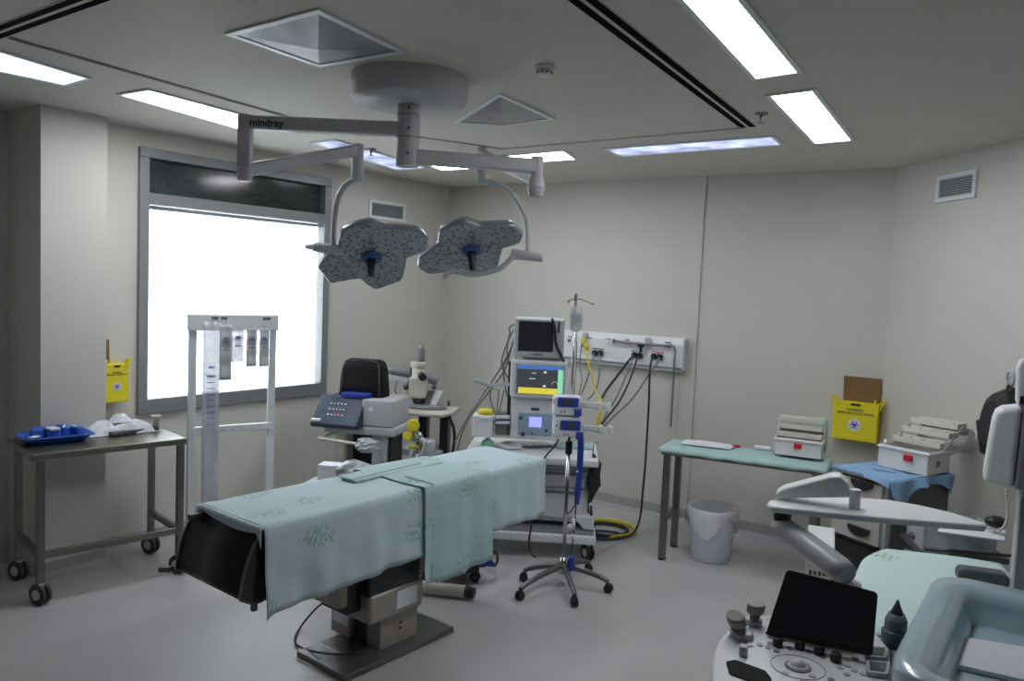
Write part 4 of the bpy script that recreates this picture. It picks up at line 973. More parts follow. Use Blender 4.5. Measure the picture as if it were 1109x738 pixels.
obj('hook_arms', MB().tube([LY(t, x, y, 0) for x, y in ((616, 326), (618, 325), (627.5, 324), (638, 328), (642, 330), (643, 328))], .004, 6, 4).tube([LY(t, 617, 326, 0), LY(t, 615.5, 328, 0), LY(t, 614.5, 325, 0)], .004, 6, 3).cyl((0, 0, zt_ - .015), (0, 0, zt_ + .02), .010), M['mgrey'], t)
# drip bag
c = rel(LY(t, 625, 331, .0), t); k = thing('drip_bag', 'clear drip bag hanging from the hook of the drip stand', 'drip bag', c, 0)
def bagring(w, d, z): return [Vector((x, y, z)) for x, y in rrect(w, d, d * .48, 3)]
M['bagf'] = mat('drip_bag_film', (.62, .66, .68), .15, alpha=.6, nz=.1)
obj('bag_body', MB().ring([bagring(.03, .01, 0), bagring(.07, .02, -.012), bagring(.085, .03, -.06), bagring(.085, .034, -.12), bagring(.07, .025, -.15), bagring(.02, .012, -.165)]), M['bagf'], k)
obj('label', MB().box((0, -.018, -.08), (.05, .002, .05)), mat('grey_label', (.42, .44, .46), .5), k)
obj('drip_line', MB().tube([(0, 0, -.16), (-.005, 0, -.25), (.01, 0, -.40), (-.01, -.0, -.62)], .003, 6, 5), M['whose'], k)
obj('drip_chamber', MB().cyl((0, 0, -.17), (0, 0, -.22), .009), M['bagf'], k)
# two infusion pumps
def pump(rect, disp, label):
    c = rel(LY(iv, (rect[0] + rect[2]) / 2, (rect[1] + rect[3]) / 2, -.05), iv); p = thing('infusion_pump', label, 'infusion pump', c, iv.rotation_euler[2], 'infusion pumps on the drip stand')
    f = lambda x, y, l=-.04: LY(p, x, y, l)
    mb = face_box(p, rect, -.04, .11); b = obj('pump_body', mb, M['white'], p, bevel=.012, seg=3)
    db = face_box(p, disp, -.05, .02); d_ = obj('display_frame', db, M['blueb'], p, bevel=.008, seg=3)
    w_ = disp[2] - disp[0]; obj('display', face_box(p, (disp[0] + w_ * .28, disp[1] + 1.5, disp[2] - w_ * .25, disp[3] - 2), -.053, .005), M['print'], d_)
    obj('clamp', face_box(p, (disp[2] - 5, disp[3] + 2, disp[2] + 3, disp[3] + 10), -.055, .05), M['blueb'], p, bevel=.006)
    obj('syringe_rail', MB().beam(f(disp[2] + 2, disp[1] + 5), f(disp[2] + 32, disp[1] + 8), .012, .008).beam(f(disp[2] + 2, disp[1] + 11), f(disp[2] + 26, disp[1] + 14), .012, .008), M['white'], p)
    obj('syringe', MB().cyl(f(disp[2] + 2, disp[1] + 8), f(disp[2] + 20, disp[1] + 10.5), .011), M['bagf'], p)
    for dx_ in (20, 31): obj('bracket', face_box(p, (disp[2] + dx_, disp[1] + dx_ * .1 + 3, disp[2] + dx_ + 4, disp[1] + dx_ * .1 + 12), -.05, .03), M['white'], p, bevel=.004)
    mb = MB()
    for x, y in ((disp[0] - 4, disp[1] + 5), (disp[0] + 4, disp[3] + 4), (disp[0] + 8, disp[3] + 4.5)): q = f(x, y, -.042); mb.cyl((q.x, -.045, q.z), (q.x, -.038, q.z), .005, seg=8)
    obj('button', mb, M['dgrey'], p)
M['blueb'] = mat('bright_blue_plastic', (.02, .05, .38), .35)
pump((600, 430, 630, 451), (604, 431, 627, 441.5), 'upper white infusion pump with blue display on the drip stand')
pump((600, 452, 632, 474), (607, 456, 629, 466.5), 'lower white infusion pump with blue display on the drip stand')
# folded blue tube and weight hanging on the stand
c = rel(LY(iv, 629, 474, -.06), iv); k = thing('pressure_cuff', 'long dark blue cuff hanging below the infusion pumps', 'cuff', c, 0)
f = lambda x, y, l=0: LY(k, x, y, l)
obj('cuff_body', MB().tube([f(629, 474), f(628.5, 492), f(627, 520), f(624.5, 546)], lambda u: .020 if u < .9 else .016, 10, 4), M['blue'], k)
obj('white_mark', MB().cyl(f(625.3, 510, -.018), f(625.3, 512, -.02), .007), M['paper'], k)
obj('tube', MB().tube([f(x, y) for x, y in ((623, 547), (619, 553), (615, 556), (613, 548), (616, 520))], .004, 6, 5).tube([f(624, 546), f(622, 570), f(620, 590), f(618.5, 604)], .004, 6, 5), M['hose'], k)
obj('clip', MB().cyl(f(621, 562), f(621, 574), .012).cyl(f(620.5, 579), f(620.3, 584), .010).sphere(f(617.5, 571), .022, sc=(1, .6, 1)), M['white'], k)
obj('bulb', MB().lathe([(.006, .07), (.018, .04), (.026, 0), (.022, -.03), (.01, -.04)], f(618.3, 612), 18), M['blue'], k)

# ---------------------------------------------------------------- gas outlet panel on the back wall, hoses
PB = C0 + dB * 1.0
def B(x, y, o=0): return onp(x, y, PB + nB * o, nB)
q0, q1, q2, q3 = B(606, 358.5), B(742, 363), B(741, 399.5), B(606, 390)
q1, q2 = B(743, 365), B(743, 399)
c = (q0 + q1 + q2 + q3) / 4; d = dB; rz = math.atan2(d.y, d.x)
wd = (q1 - q0).dot(dB); ht = (q0.z + q1.z - q2.z - q3.z) / 2
t = thing('gas_outlet_panel', 'long white medical gas outlet panel mounted on the back wall', 'wall panel', c, rz); gp = t
dep = .07
obj('panel_body', MB().prism([(-wd / 2, 0, -ht / 2), (-wd / 2, -dep, -ht / 2 + .02), (-wd / 2, -dep, ht / 2 - .05), (-wd / 2, -dep * .55, ht / 2), (-wd / 2, 0, ht / 2)], (wd, 0, 0)), M['white'], t, bevel=.004)
obj('lower_channel', MB().box((0, -.028, -ht / 2 - .002), (wd, .05, .028)), M['grey'], t, bevel=.004)
obj('end_cap', MB().box((wd / 2 + .008, -dep / 2, 0), (.016, dep + .004, ht)), M['grey'], t, bevel=.003)
g = lambda x, y, l=-dep: LY(t, x, y, l)
def outlet(x, y, m, r=.024):
    q = g(x, y); o = obj('gas_outlet', MB().cyl((q.x, -dep - .03, q.z), (q.x, -dep + .002, q.z), r, seg=16), M[m], t, bevel=.003)
    obj('outlet_ring', MB().cyl((q.x, -dep - .008, q.z), (q.x, -dep, q.z), r * 1.35, seg=18), M['grey'], o); return rel((q.x, -dep - .03, q.z), t)
O = [outlet(x, y, 'black') for x, y in ((645, 382.5), (651, 382.5), (688, 384.5), (693.5, 385.5), (709, 386), (715.5, 387))]
for x, y in ((618, 369), (658, 370)): q = g(x, y); obj('power_socket', MB().cyl((q.x, -dep - .004, q.z), (q.x, -dep, q.z), .022, seg=20), M['paper'], t)
q = g(617, 369); obj('plug', MB().box((q.x, -dep - .012, q.z), (.02, .02, .02)), M['print'], t)
mb = MB()
for x0, x1, y in ((615, 622, 364.5), (636, 641, 366), (656, 661, 367), (677, 682, 368), (720, 727, 371), (684, 690, 380), (642, 654, 377.5)):
    a = g(x0, y); b = g(x1, y); mb.box(((a.x + b.x) / 2, -dep - .001, a.z), (b.x - a.x, .002, .008))
obj('printed_label', mb, M['print'], t)
a = g(706, 381.5); b = g(719, 383); obj('red_label', MB().box(((a.x + b.x) / 2, -dep - .001, (a.z + b.z) / 2), (b.x - a.x, .002, .012)), M['red'], t)
obj('steel_rail', MB().tube([g(664, 369.5, -dep - .03), g(680, 371.5, -dep - .03), g(705, 373.5, -dep - .03), g(726, 375, -dep - .03)], .010, 8, 3), M['steel'], t)
obj('rail_bracket', MB().box(g(679, 371.5, -dep - .015), (.03, .03, .03)).box(g(723, 375, -dep - .015), (.03, .03, .03)).box(g(664, 369, -dep - .01), (.025, .03, .03)), M['grey'], t)
obj('rail_clamp', MB().box(g(694, 374.5, -dep - .045), (.05, .03, .02)).box(g(694, 379, -dep - .045), (.018, .02, .05)), M['black'], t)
q = g(702, 369, -dep - .01); obj('gauge', MB().cyl((q.x, -dep - .02, q.z), (q.x, -dep, q.z), .026).cyl((q.x, -dep - .021, q.z), (q.x, -dep - .0205, q.z), .018), M['grey'], t)
q = g(634, 363, -dep - .01); obj('gauge', MB().cyl((q.x, -dep - .03, q.z), (q.x, -dep, q.z), .022), M['grey'], t)
obj('steel_pipe', MB().tube([g(724, 374.5, -dep - .03), g(729, 375.5, -dep - .03), g(731, 380, -dep - .03), g(730.5, 390, -dep - .03), g(729, 420, -.05), g(726.5, 462, -.04)], .009, 8, 5), M['mgrey'], t)
mb = MB().cyl(g(631, 366, -dep - .03), g(632, 376, -dep - .03), .018).cyl(g(634, 372, -dep - .03), g(636, 380, -dep - .03), .014); obj('yellow_flowmeter', mb, M['yelp'], t)
def hose(start, pts, r, m, label, name='gas_hose', cat='hose', grp='hoses from the wall panel'):
    # pts: (px, py, Y distance)
    P = [start] if start is not None else []; P += [aty(x, y, Y) for x, y, Y in pts]; c = P[0]
    o = obj(name, MB().tube([p - c for p in P], r, 8, 8), M[m]); o.location = c; return tag(o, label, cat, grp)
ytop = 5.75
L1 = 'black hose from the black outlets at the middle of the gas panel down to the anaesthesia machine'
hose(O[2], [(680, 392, 6.0), (668, 408, 5.9), (656, 424, 5.8), (650, 436, 5.75)], .010, 'hose', 'thickest black hose from the middle pair of outlets, slanting left to the anaesthesia machine')
hose(O[2], [(683, 395, 6.0), (676, 412, 5.9), (668, 430, 5.85), (658, 446, 5.8), (650, 460, 5.75)], .007, 'ghose', 'grey hose next to the thickest black one, from the same outlet')
hose(O[3], [(689, 392, 6.0), (682, 412, 5.9), (670, 436, 5.85), (657, 453, 5.8), (649, 464, 5.75)], .007, 'hose', 'black hose from the right outlet of the middle pair')
hose(O[5], [(712, 393, 5.9), (700, 410, 5.9), (684, 433, 5.85), (664, 452, 5.8), (650, 466, 5.75)], .007, 'ghose', 'grey hose from the rightmost outlet of the panel, slanting far left')
hose(O[4], [(704, 400, 5.9), (702.5, 440, 5.95), (699, 500, 6.0), (696, 535, 6.0), (694, 556, 5.98), (690, 571, 5.9), (682, 580, 5.75), (668, 583, 5.55), (655, 585, 5.4)], .008, 'hose', 'long black cable from the outlet under the red label down to the floor')
hose(O[0], [(641, 392, 6.05), (636, 410, 6.0), (630, 425, 5.95), (620, 440, 5.9)], .006, 'ghose', 'grey hose hanging from the left outlet of the left pair, beside the yellow tube')
hose(O[1], [(649, 396, 6.05), (648, 412, 6.0), (643, 426, 5.95), (636, 433, 5.9)], .006, 'ghose', 'grey hose hanging from the right outlet of the left pair in a bend')
hose(None, [(634, 380, 6.05), (637, 392, 6.0), (641, 408, 5.95), (645, 424, 5.9), (650, 432, 5.85)], .007, 'yelp', 'yellow hose hanging from the yellow flowmeter')
hose(None, [(624.5, 370, 5.9), (624, 392, 5.9), (622.5, 410, 5.85), (621, 432, 5.8)], .005, 'ghose', 'thin grey hose hanging straight down just right of the drip bag')
hose(None, [(630, 372, 5.95), (628, 395, 5.95), (630, 412, 5.9), (626, 430, 5.85)], .005, 'ghose', 'thin grey hose hanging between the drip line and the yellow hose')
hose(None, [(651, 432, 5.75), (649, 450, 5.7), (647, 466, 5.7)], .012, 'yelp', 'short yellow and dark hose going down behind the infusion pump brackets')
# hoses on the back of machine: yellow and black coil on the floor
def coil(cx, cy, turns, rx_, ry_, m, label, r, lead):
    P = [aty(x, y, Y) for x, y, Y in lead]; ph = 0
    c0 = atz(cx, cy, 0)
    pts = list(P)
    for k in range(int(turns * 10)):
        a = R(200) + k * 2 * pi / 10; pts.append(c0 + Vector((rx_ * cos(a) * (1 - .02 * k / 10), ry_ * sin(a), r + .012 * (k / 10))))
    c = pts[-1]; o = obj('floor_hose', MB().tube([p - c for p in pts], r, 8, 4), M[m]); o.location = c; return tag(o, label, 'hose', 'hoses coiled on the floor')
coil(658, 575, 1.9, .21, .20, 'yelp', 'yellow hose hanging from the anaesthesia machine and coiled on the floor', .009, ((634, 535, 5.45), (635, 555, 5.45), (639, 570, 5.5)))
coil(656, 577, 2.1, .17, .15, 'hose', 'black hose coiled on the floor inside the yellow one', .011, ((636, 535, 5.45), (637, 556, 5.45), (643, 572, 5.5)))
M['dblue'] = mat('blue_hose', (.015, .03, .09), .45)
coil(653, 582, 1.0, .16, .09, 'dblue', 'dark blue hose lying in front of the yellow coil on the floor', .010, ((640, 548, 5.4), (640, 572, 5.4)))
hose(None, [(576, 557, 5.15), (575, 572, 5.12), (573, 585, 5.1), (575, 598, 5.08), (580, 604, 5.05)], .007, 'hose', 'black lead hanging down in front of the machine base', 'black_lead', 'cable', None)

# ---------------------------------------------------------------- side table along the back wall
zt_ = .79
A = atz(716, 484, zt_); Bq = atz(893, 507, zt_); d = Bq - A; d.z = 0; Lr = d.length; d.normalize(); rz = math.atan2(d.y, d.x); Wr = .40
t = thing('side_table', 'long side table with steel legs under a sea green cloth along the back wall', 'table', (A.x, A.y, 0), rz); rt = t
obj('tabletop', MB().box((Lr / 2, Wr / 2, zt_ - .035), (Lr, Wr, .035)), M['steel'], t, bevel=.004)
for x in (.04, Lr - .05):
    for y in (.03, Wr - .05):
        l = obj('leg', MB().box((x, y, (zt_ - .05) / 2), (.045, .045, zt_ - .05)), M['taupes'] if 'taupes' in M else M['steel'], t, bevel=.003); obj('foot', MB().cyl((x, y, 0), (x, y, .015), .028, seg=16), M['black'], l)
    obj('rail', MB().beam((x, .03, .28), (x, Wr - .05, .28), .03, .035), M['steel'], t)
mb = MB()
def fn(u, v):
    x = u * (Lr + .03) - .015; s = v * (Wr + .10) - .022 - .006 * sin(u * 14) ** 2
    if s < 0: return Vector((x, -.014 - .004 * sin(u * 40), zt_ + s - .010))
    if s > Wr: return Vector((x, Wr + .004, zt_ - .012 - (s - Wr)))
    return Vector((x, s - .012 * (1 - s / Wr), zt_ - .009 + .002 * sin(u * 9 + v * 5)))
mb.grid(fn, 50, 16)
mb.grid(lambda u, v: Vector((Lr + .016 + .01 * sin(v * 16) * u, v * (Wr + .01) - .005, zt_ - .012 - u * .07 + .003 * sin(9 + v * 5) * (1 - u))), 4, 12)
c = obj('table_cloth', mb, M['gcloth'], None, solid=.003); c.location = t.location; c.rotation_euler = t.rotation_euler; tag(c, 'thin sea green cloth lying on the long side table', 'cloth')
TZ = zt_ - .002
def ontb(px, py, z=TZ): return atz(px, py, z)
P = ontb(766, 482); k = thing('paper_sheet', 'white papers on the left half of the sea green table cloth', 'paper', P, rz)
obj('sheet', MB().box((0, .0, .004), (.34, .18, .004), R(3)).box((.04, .01, .008), (.28, .15, .003), R(-6)), M['paper'], k)
P = ontb(797, 484.5); k = thing('red_packet', 'small red packet on the sea green cloth between papers and white roll', 'packet', P, rz); obj('packet_body', MB().box((0, 0, .008), (.06, .03, .014), R(15)), M['red'], k, bevel=.004)
P = ontb(826, 487); k = thing('gauze_pack', 'small white gauze pack on the sea green cloth left of the closed-looking toolbox', 'pack', P, rz); obj('pack_body', MB().box((0, 0, .012), (.11, .05, .022), R(4)), M['paper'], k, bevel=.008, seg=3)
P = ontb(897, 494); k = thing('cloth_roll', 'rolled pale green cloth at the right end of the side table', 'cloth', P + Vector((0, .12, 0)), rz); obj('roll', MB().lathe([(.03, 0), (.035, .05), (.033, .2), (.028, .24)], seg=18), M['gcloth'], k)

def toolbox(P, rz, L, W, H, label, trays, latch, lid, sx=1):
    k = thing('toolbox', label, 'toolbox', P, rz, 'white plastic medical toolboxes')
    th = .006
    def openbox(c, l, w, h, M_=None):
        mb = MB(); c = Vector(c); Mx = M_ or Matrix.Identity(3)
        for cc, dd in (((0, 0, th / 2), (l, w, th)), ((0, -w / 2 + th / 2, h / 2), (l, th, h)), ((0, w / 2 - th / 2, h / 2), (l, th, h)), ((-l / 2 + th / 2, 0, h / 2), (th, w, h)), ((l / 2 - th / 2, 0, h / 2), (th, w, h))):
            mb.box(c + Mx @ Vector(cc), dd, M=Mx)
        mb.box(c + Mx @ Vector((0, 0, h - .004)), (l + .012, .006, .008), M=Mx) if 0 else None
        return mb
    b = obj('box_body', openbox((0, 0, 0), L, W, H), M['toolw'], k, bevel=.003)
    obj('rim', MB().box((0, -W / 2 - .003, H - .012), (L + .014, .010, .012)).box((L / 2 + .003, 0, H - .012), (.010, W, .012)).box((-L / 2 - .003, 0, H - .012), (.010, W, .012)), M['toolw'], b, bevel=.002)
    obj('latch', MB().box((latch * L, -W / 2 - .008, H * .62), (.05, .012, .035)), M['red'], k, bevel=.004)
    for i, (dy, dz, h) in enumerate(trays):
        tr = obj('tray', openbox((0, dy, dz), L * .96, W * .42, h), M['toolc'], k, bevel=.002)
        mb = MB()
        for q in (-.25, .02, .27): mb.box((L * q, dy, dz + h * .45), (.004, W * .40, h * .8))
        obj('divider', mb, M['toolc'], tr)
    (dy, dz, ang, h) = lid
    Mx = Matrix.Rotation(R(ang), 3, 'X')
    ld = obj('lid', openbox((0, dy, dz), L * 1.0, W * .55, h, Mx), M['toolw'], k, bevel=.004)
    for s in (-1, 1): obj('linkage', MB().beam((s * L * .5, -W * .1, H * .7), (s * L * .5, trays[-1][0], trays[-1][1] + .02), .003, .014).beam((s * L * .5, W * .25, H * .7), (s * L * .5, dy, dz), .003, .014), M['toolc'], k)
    return k
M['toolw'] = mat('toolbox_white', (.74, .74, .72), .4, nz=.02); M['toolc'] = mat('toolbox_cream', (.68, .68, .62), .4, nz=.03)
a = ontb(838, 494); b = ontb(889, 500); L = (b - a).length; c = (a + b) / 2; 
k = toolbox(c + Matrix.Rotation(rz, 3, 'Z') @ Vector((0, .09, .012)), rz, L, .18, .115, 'white tiered toolbox with red latch standing on the sea green table cloth', [(-.02, .118, .03), (.03, .165, .03), (.08, .21, .03)], .0, (.15, .10, 80, .04))

# ---------------------------------------------------------------- bin
P = atz(769, 605, 0); t = thing('waste_bin', 'white round waste bin with plastic liner under the side table', 'bin', P)
q = LY(t, 769, 550, 0).z; r1 = (LY(t, 796, 553, 0).x - LY(t, 744, 548, 0).x) / 2
obj('bin_body', MB().lathe([(r1 * .76, 0), (r1 * .80, .01), (r1 * .97, q - .01), (r1 * .97, q), (r1 * .93, q), (r1 * .76, .02), (0.001, .02)], seg=40), M['bin'], t)
mb = MB(); r_ = random.Random(4); N = 44; ph = [r_.random() for _ in range(N)]; 
prof = [(.90, q - .12), (.93, q - .02), (.985, q + .012), (1.03, q + .004), (1.03, q - .05), (1.0, q - .10)]
mb.ring([[Vector((r1 * s * (1 + .03 * ph[j] * (i > 1)) * cos(j * 2 * pi / N), r1 * s * (1 + .03 * ph[j] * (i > 1)) * sin(j * 2 * pi / N), z - (.035 * sin(j * .45 + 1) + .02 * ph[(j // 3)]) * (i >= 4) * (i - 3))) for j in range(N)] for i, (s, z) in enumerate(prof)], smooth=True, cap=False)
obj('liner', mb, M['bag'], t)
obj('liner_knot', MB().sphere((r1 * .9, -.02, q + .01), .02, sc=(1, .7, 1)), M['bag'], t)

# ---------------------------------------------------------------- drawer cabinet
zc = .90; K = atz(963, 521, zc); Kl = atz(905, 505, zc); Kr = atz(1042, 508, zc)
d = (K - Kl); d.z = 0; wC = d.length; rz = math.atan2(d.y, d.x)
t = thing('drawer_cabinet', 'cream drawer cabinet with black cup handles, half covered by light blue cloth', 'cabinet', (Kl.x, Kl.y, 0), rz); cb = t
dC = .50
M['cab'] = mat('cabinet_cream', (.50, .49, .45), .45, nz=.02); M['cabside'] = mat('cabinet_side_grey', (.12, .125, .13), .5, nz=.05)
obj('carcass', MB().box((wC / 2, dC / 2 + .02, zc / 2 + .02), (wC - .01, dC - .02, zc - .08)), M['cabside'], t, bevel=.004)
obj('side_frame', MB().box((.012, .02, zc / 2), (.024, .04, zc - .06)).box((wC - .012, .02, zc / 2), (.024, .04, zc - .06)), M['grey'], t, bevel=.002)
obj('cabinet_top', MB().box((wC / 2, dC / 2, zc - .012), (wC + .02, dC + .02, .024)), M['cab'], t, bevel=.004)
zz = [zc - .04]; 
hz1 = LY(t, 934, 521, 0).z; hz2 = LY(t, 934, 572, 0).z
zs = [(zc - .035, hz1 - .10), (hz1 - .11, hz2 + .075), (hz2 + .065, hz2 - .075)]
for i, (z1, z0) in enumerate(zs):
    dr = obj('drawer', MB().box((wC / 2, -.004, (z0 + z1) / 2), (wC - .05, .025, z1 - z0 - .006)), M['cab'], t, bevel=.004)
    hz = (hz1, (zs[1][0] + zs[1][1]) / 2 + .02, hz2)[i]
    if i != 1: obj('cup_handle', MB().prism([Vector((wC * .58 + s * .075 * cos(a), -.020, hz + .008 - .055 * abs(sin(a)))) for s, a in ((1, 0), (1, .5), (1, 1.0), (1, 1.4), (-1, 1.4), (-1, 1.0), (-1, .5), (-1, 0))], (0, -.014, 0)), M['black'], dr, bevel=.004)
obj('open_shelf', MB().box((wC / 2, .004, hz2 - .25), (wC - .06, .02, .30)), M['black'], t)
obj('plinth', MB().box((wC / 2, dC / 2, .05), (wC, dC, .06)), M['grey'], t)
# blue cloth
mb = MB()
def fn(u, v):
    x = -.01 + u * (wC + .03); y = -.02 + v * (dC + .03); z = zc + .003 + .004 * sin(u * 11) * sin(v * 9); return Vector((x, y, z))
mb.grid(fn, 16, 16)
mb.grid(lambda u, v: Vector((u * .66 * (wC + .03) - .01, -.02 - .006 - .004 * sin(u * 20), zc + .003 - v * (.008 + .008 * sin(u * 8) ** 2))), 16, 3)
def fr_(u, v):                                   # hanging corner and the side fall
    y = -.02 + u * (dC + .03); h = .045 + .13 * max(0, 1 - abs(u - .16) / .22) + .07 * max(0, (u - .75) / .25)
    return Vector((wC + .02 + .02 * sin(u * 17) * v + .03 * v * (1 - abs(u - .16)), y, zc + .003 - v * h))
mb.grid(fr_, 36, 8)
mb.grid(lambda u, v: Vector((wC * .62 + u * (wC * .38 + .03), -.024 - .012 * v, zc + .003 - v * (.012 + .03 * u ** 2))), 12, 6)
c = obj('blue_cloth', mb, M['bluecloth'], None, solid=.003); c.location = t.location; c.rotation_euler = t.rotation_euler; tag(c, 'light blue cloth spread over the drawer cabinet, one corner hanging down', 'cloth')
# opened toolbox on it
a = atz(950, 505, zc + .006); b = atz(1004, 517, zc + .006); e = atz(1036, 511, zc + .006); d = b - a; d.z = 0; L = d.length; rz2 = math.atan2(d.y, d.x); W = min(.24, (e - b).length)
cc = a + d / 2 + Matrix.Rotation(rz2, 3, 'Z') @ Vector((0, W / 2, 0))
k = toolbox(Vector((cc.x, cc.y, zc + .008)), rz2, L, W, .13, 'opened white toolbox with cantilevered trays and red latch on the light blue cloth', [(.06, .135, .035), (.15, .185, .035), (.24, .23, .035)], .12, (.36, .14, 58, .07))
obj('small_badge', MB().box((L / 2 + .004, -.02, .06), (.003, .03, .03)), M['mgrey'], k)
obj('side_bottle', MB().lathe([(.018, 0), (.018, .09), (.008, .10), (.006, .14)], (-L / 2 - .03, .0, 0), 14), M['white'], k)
k = thing('scissors', 'dark green scissors lying on the front edge of the light blue cloth', 'scissors', atz(957, 509, zc + .008) + Vector((-.03, -.02, 0)), rz2)
obj('blade', MB().beam((0, 0, .004), (.09, .004, .004), .008, .003), M['mgrey'], k); obj('handle_ring', MB().tube([(-.02 + .018 * cos(a), .012 * sin(a), .004) for a in [i * pi / 4 for i in range(9)]], .003, 6, 2), M['gcloth'], k)

# ---------------------------------------------------------------- white PC tower between cabinet and ultrasound unit
c = aty(888, 600, 3.85); t = thing('printer_trolley', 'white box unit with small dark marks between ultrasound arm and drawer cabinet', 'trolley', (c.x, c.y, 0), R(-22))
x0, x1 = LY(t, 873, 605, 0).x, LY(t, 902, 610, 0).x; zt_ = LY(t, 880, 596, 0).z
obj('housing', MB().box(((x0 + x1) / 2, .2, zt_ / 2 + .03), (x1 - x0, .4, zt_ - .06)), M['cream'], t, bevel=.01)
obj('top_lid', MB().box(((x0 + x1) / 2, .2, zt_ + .008), (x1 - x0 + .01, .41, .016)), M['white'], t, bevel=.005)
mb = MB()
for i in range(4): q = LY(t, 877.5 + i * 5, 620 + i * .8, 0); mb.box((q.x, -.002, q.z), (.012, .004, .022 - .005 * (i % 2)))
obj('mark', mb, M['print'], t)
for x in (x0 + .03, x1 - .03):
    for y in (.05, .35): caster(t, (x, y), .028, .03, 'black', 'grey', 0, 0)

# ---------------------------------------------------------------- green covered stretcher in the right foreground
zg = .80
G = [atz(x, y, zg) for x, y in ((946, 594), (1090, 613), (1125, 720), (900, 720), (920, 640))]
P = atz(1010, 660, zg); d = G[1] - G[0]; d.z = 0; rz = math.atan2(d.y, d.x)
t = thing('stretcher', 'stretcher covered with pale green leaf print cloth behind the ultrasound console', 'stretcher', (P.x, P.y, 0), rz)
L_ = [loc_of(t, g) for g in G]
xl_, xr_, yb_, yf_ = L_[0].x, L_[1].x - .02, L_[0].y, L_[2].y
obj('mattress', MB().box(((xl_ + xr_) / 2, (yb_ + yf_) / 2, zg - .05), (xr_ - xl_ - .02, yb_ - yf_ - .02, .08)), M['pad'], t, bevel=.02)
for x in (xl_ + .08, xr_ - .1):
    for y in (yb_ - .08, yf_ + .12): obj('leg', MB().cyl((x, y, .08), (x, y, zg - .09), .018), M['chrome'], t); caster(t, (x, y), .045, .03, 'black', 'grey', 0, 0)
obj('side_rail', MB().tube([(xl_ + .05, yb_ - .03, zg - .12), (xr_ - .05, yb_ - .03, zg - .12)], .015, 8, 1), M['chrome'], t)
mb = MB()
pl = [(xl_ + .10, yb_), (xr_, yb_), (xr_, yf_), (xl_ - .0, yf_), (xl_ - .0, yb_ - .30)]
def top(u, v):
    y = yf_ + (yb_ - yf_) * v; r = .0
    yy = (y - (yb_ - .28)) / .28; xL = xl_ - .14 * min(1, (yb_ - y) / .575) ** .8 + .05 * max(0, yy) ** 2; x = xL + (xr_ - xL) * u
    return Vector((x, y, zg + .006 + .003 * sin(x * 12 + y * 9)))
mb.grid(top, 20, 24)
mb.grid(lambda u, v: top(0, v) + Vector((-.02 * u - .01 * sin(v * 26) * u, 0, -u * .28)), 8, 24)
mb.grid(lambda u, v: top(v, 1) + Vector((0, .008, -u * .06)), 3, 20)
c = obj('stretcher_cloth', mb, M['drape3'], None, solid=.003); uvs(c, [(p[0], p[1] - p[2]) for p in mb.v]); c.location = t.location; c.rotation_euler = t.rotation_euler; tag(c, 'pale green leaf print cloth over the stretcher in the right foreground', 'cloth')
# dark headrest on the cloth
q = atz(1066, 625, zg + .05); k = thing('headrest', 'small dark grey rounded cushion on the far right of the pale green cloth', 'cushion', (q.x, q.y, zg + .01), rz)
obj('cushion', MB().prism([Vector((x, 0, z + .03)) for x, z in rrect(.17, .055, .022)], (0, .07, 0)), M['dgrey'], k, bevel=.012, seg=3)

# trolley with clear organiser behind the stretcher
c = aty(1043, 600, 3.75); t = thing('side_trolley', 'grey trolley at the right wall behind the pale green stretcher', 'trolley', (c.x, c.y, 0), R(-8)); st = t
x0, x1 = LY(t, 1000, 600, 0).x, LY(t, 1094, 606, 0).x; zt_ = LY(t, 1045, 602, 0).z
obj('top', MB().box(((x0 + x1) / 2, .17, zt_ - .015), (x1 - x0, .34, .03)), M['dsteel'], t, bevel=.005)
obj('front_rail', MB().tube([(x0, -.01, zt_ + .02), (x1, -.01, zt_ + .02)], .008, 8, 1), M['dgrey'], t)
obj('body', MB().box(((x0 + x1) / 2, .17, zt_ / 2 - .0), (x1 - x0 - .04, .30, zt_ - .16)), M['grey'], t, bevel=.008)
for x in (x0 + .04, x1 - .04):
    for y in (.05, .3): caster(t, (x, y), .03, .03, 'black', 'grey', 0, 0)
c = rel((( x0 + x1) / 2 - .02, .15, zt_), t); k = thing('clear_organiser', 'clear plastic box with dark items on the trolley under the white sheet', 'box', c, R(-8)); 
mb = MB(); w_, d__, h_ = x1 - x0 - .06, .22, .13
for cc, dd in (((0, -d__ / 2, h_ / 2), (w_, .005, h_)), ((0, d__ / 2, h_ / 2), (w_, .005, h_)), ((-w_ / 2, 0, h_ / 2), (.005, d__, h_)), ((w_ / 2, 0, h_ / 2), (.005, d__, h_)), ((0, 0, .004), (w_, d__, .006))): mb.box(cc, dd)
obj('box_wall', mb, M['bagf'], k); 
obj('dark_item', MB().sphere((.12, -.02, .04), .045, sc=(1.6, 1, .7)), M['black'], k); obj('dark_item', MB().sphere((-.15, .02, .03), .03, sc=(1.6, 1, .7)), M['dgrey'], k)
a = [aty(x, y, Y) for x, y, Y in ((1015, 577, 3.55), (1088, 587, 3.55), (1089, 576, 3.8), (1019, 570, 3.8))]; c = sum(a, Vector()) / 4
o = obj('paper_tray', MB().prism([p - c for p in a], (0, 0, .006)), M['paper'], None); o.location = c; tag(o, 'white flat sheet resting on the clear plastic box at the right', 'paper')
c = aty(1078, 571, 3.7); k = thing('black_ball', 'round black object past the tip of the white folded monitor', 'ball', c); obj('ball_body', MB().sphere((0, 0, .025), .04, sc=(1.25, 1, .7)), M['black'], k)
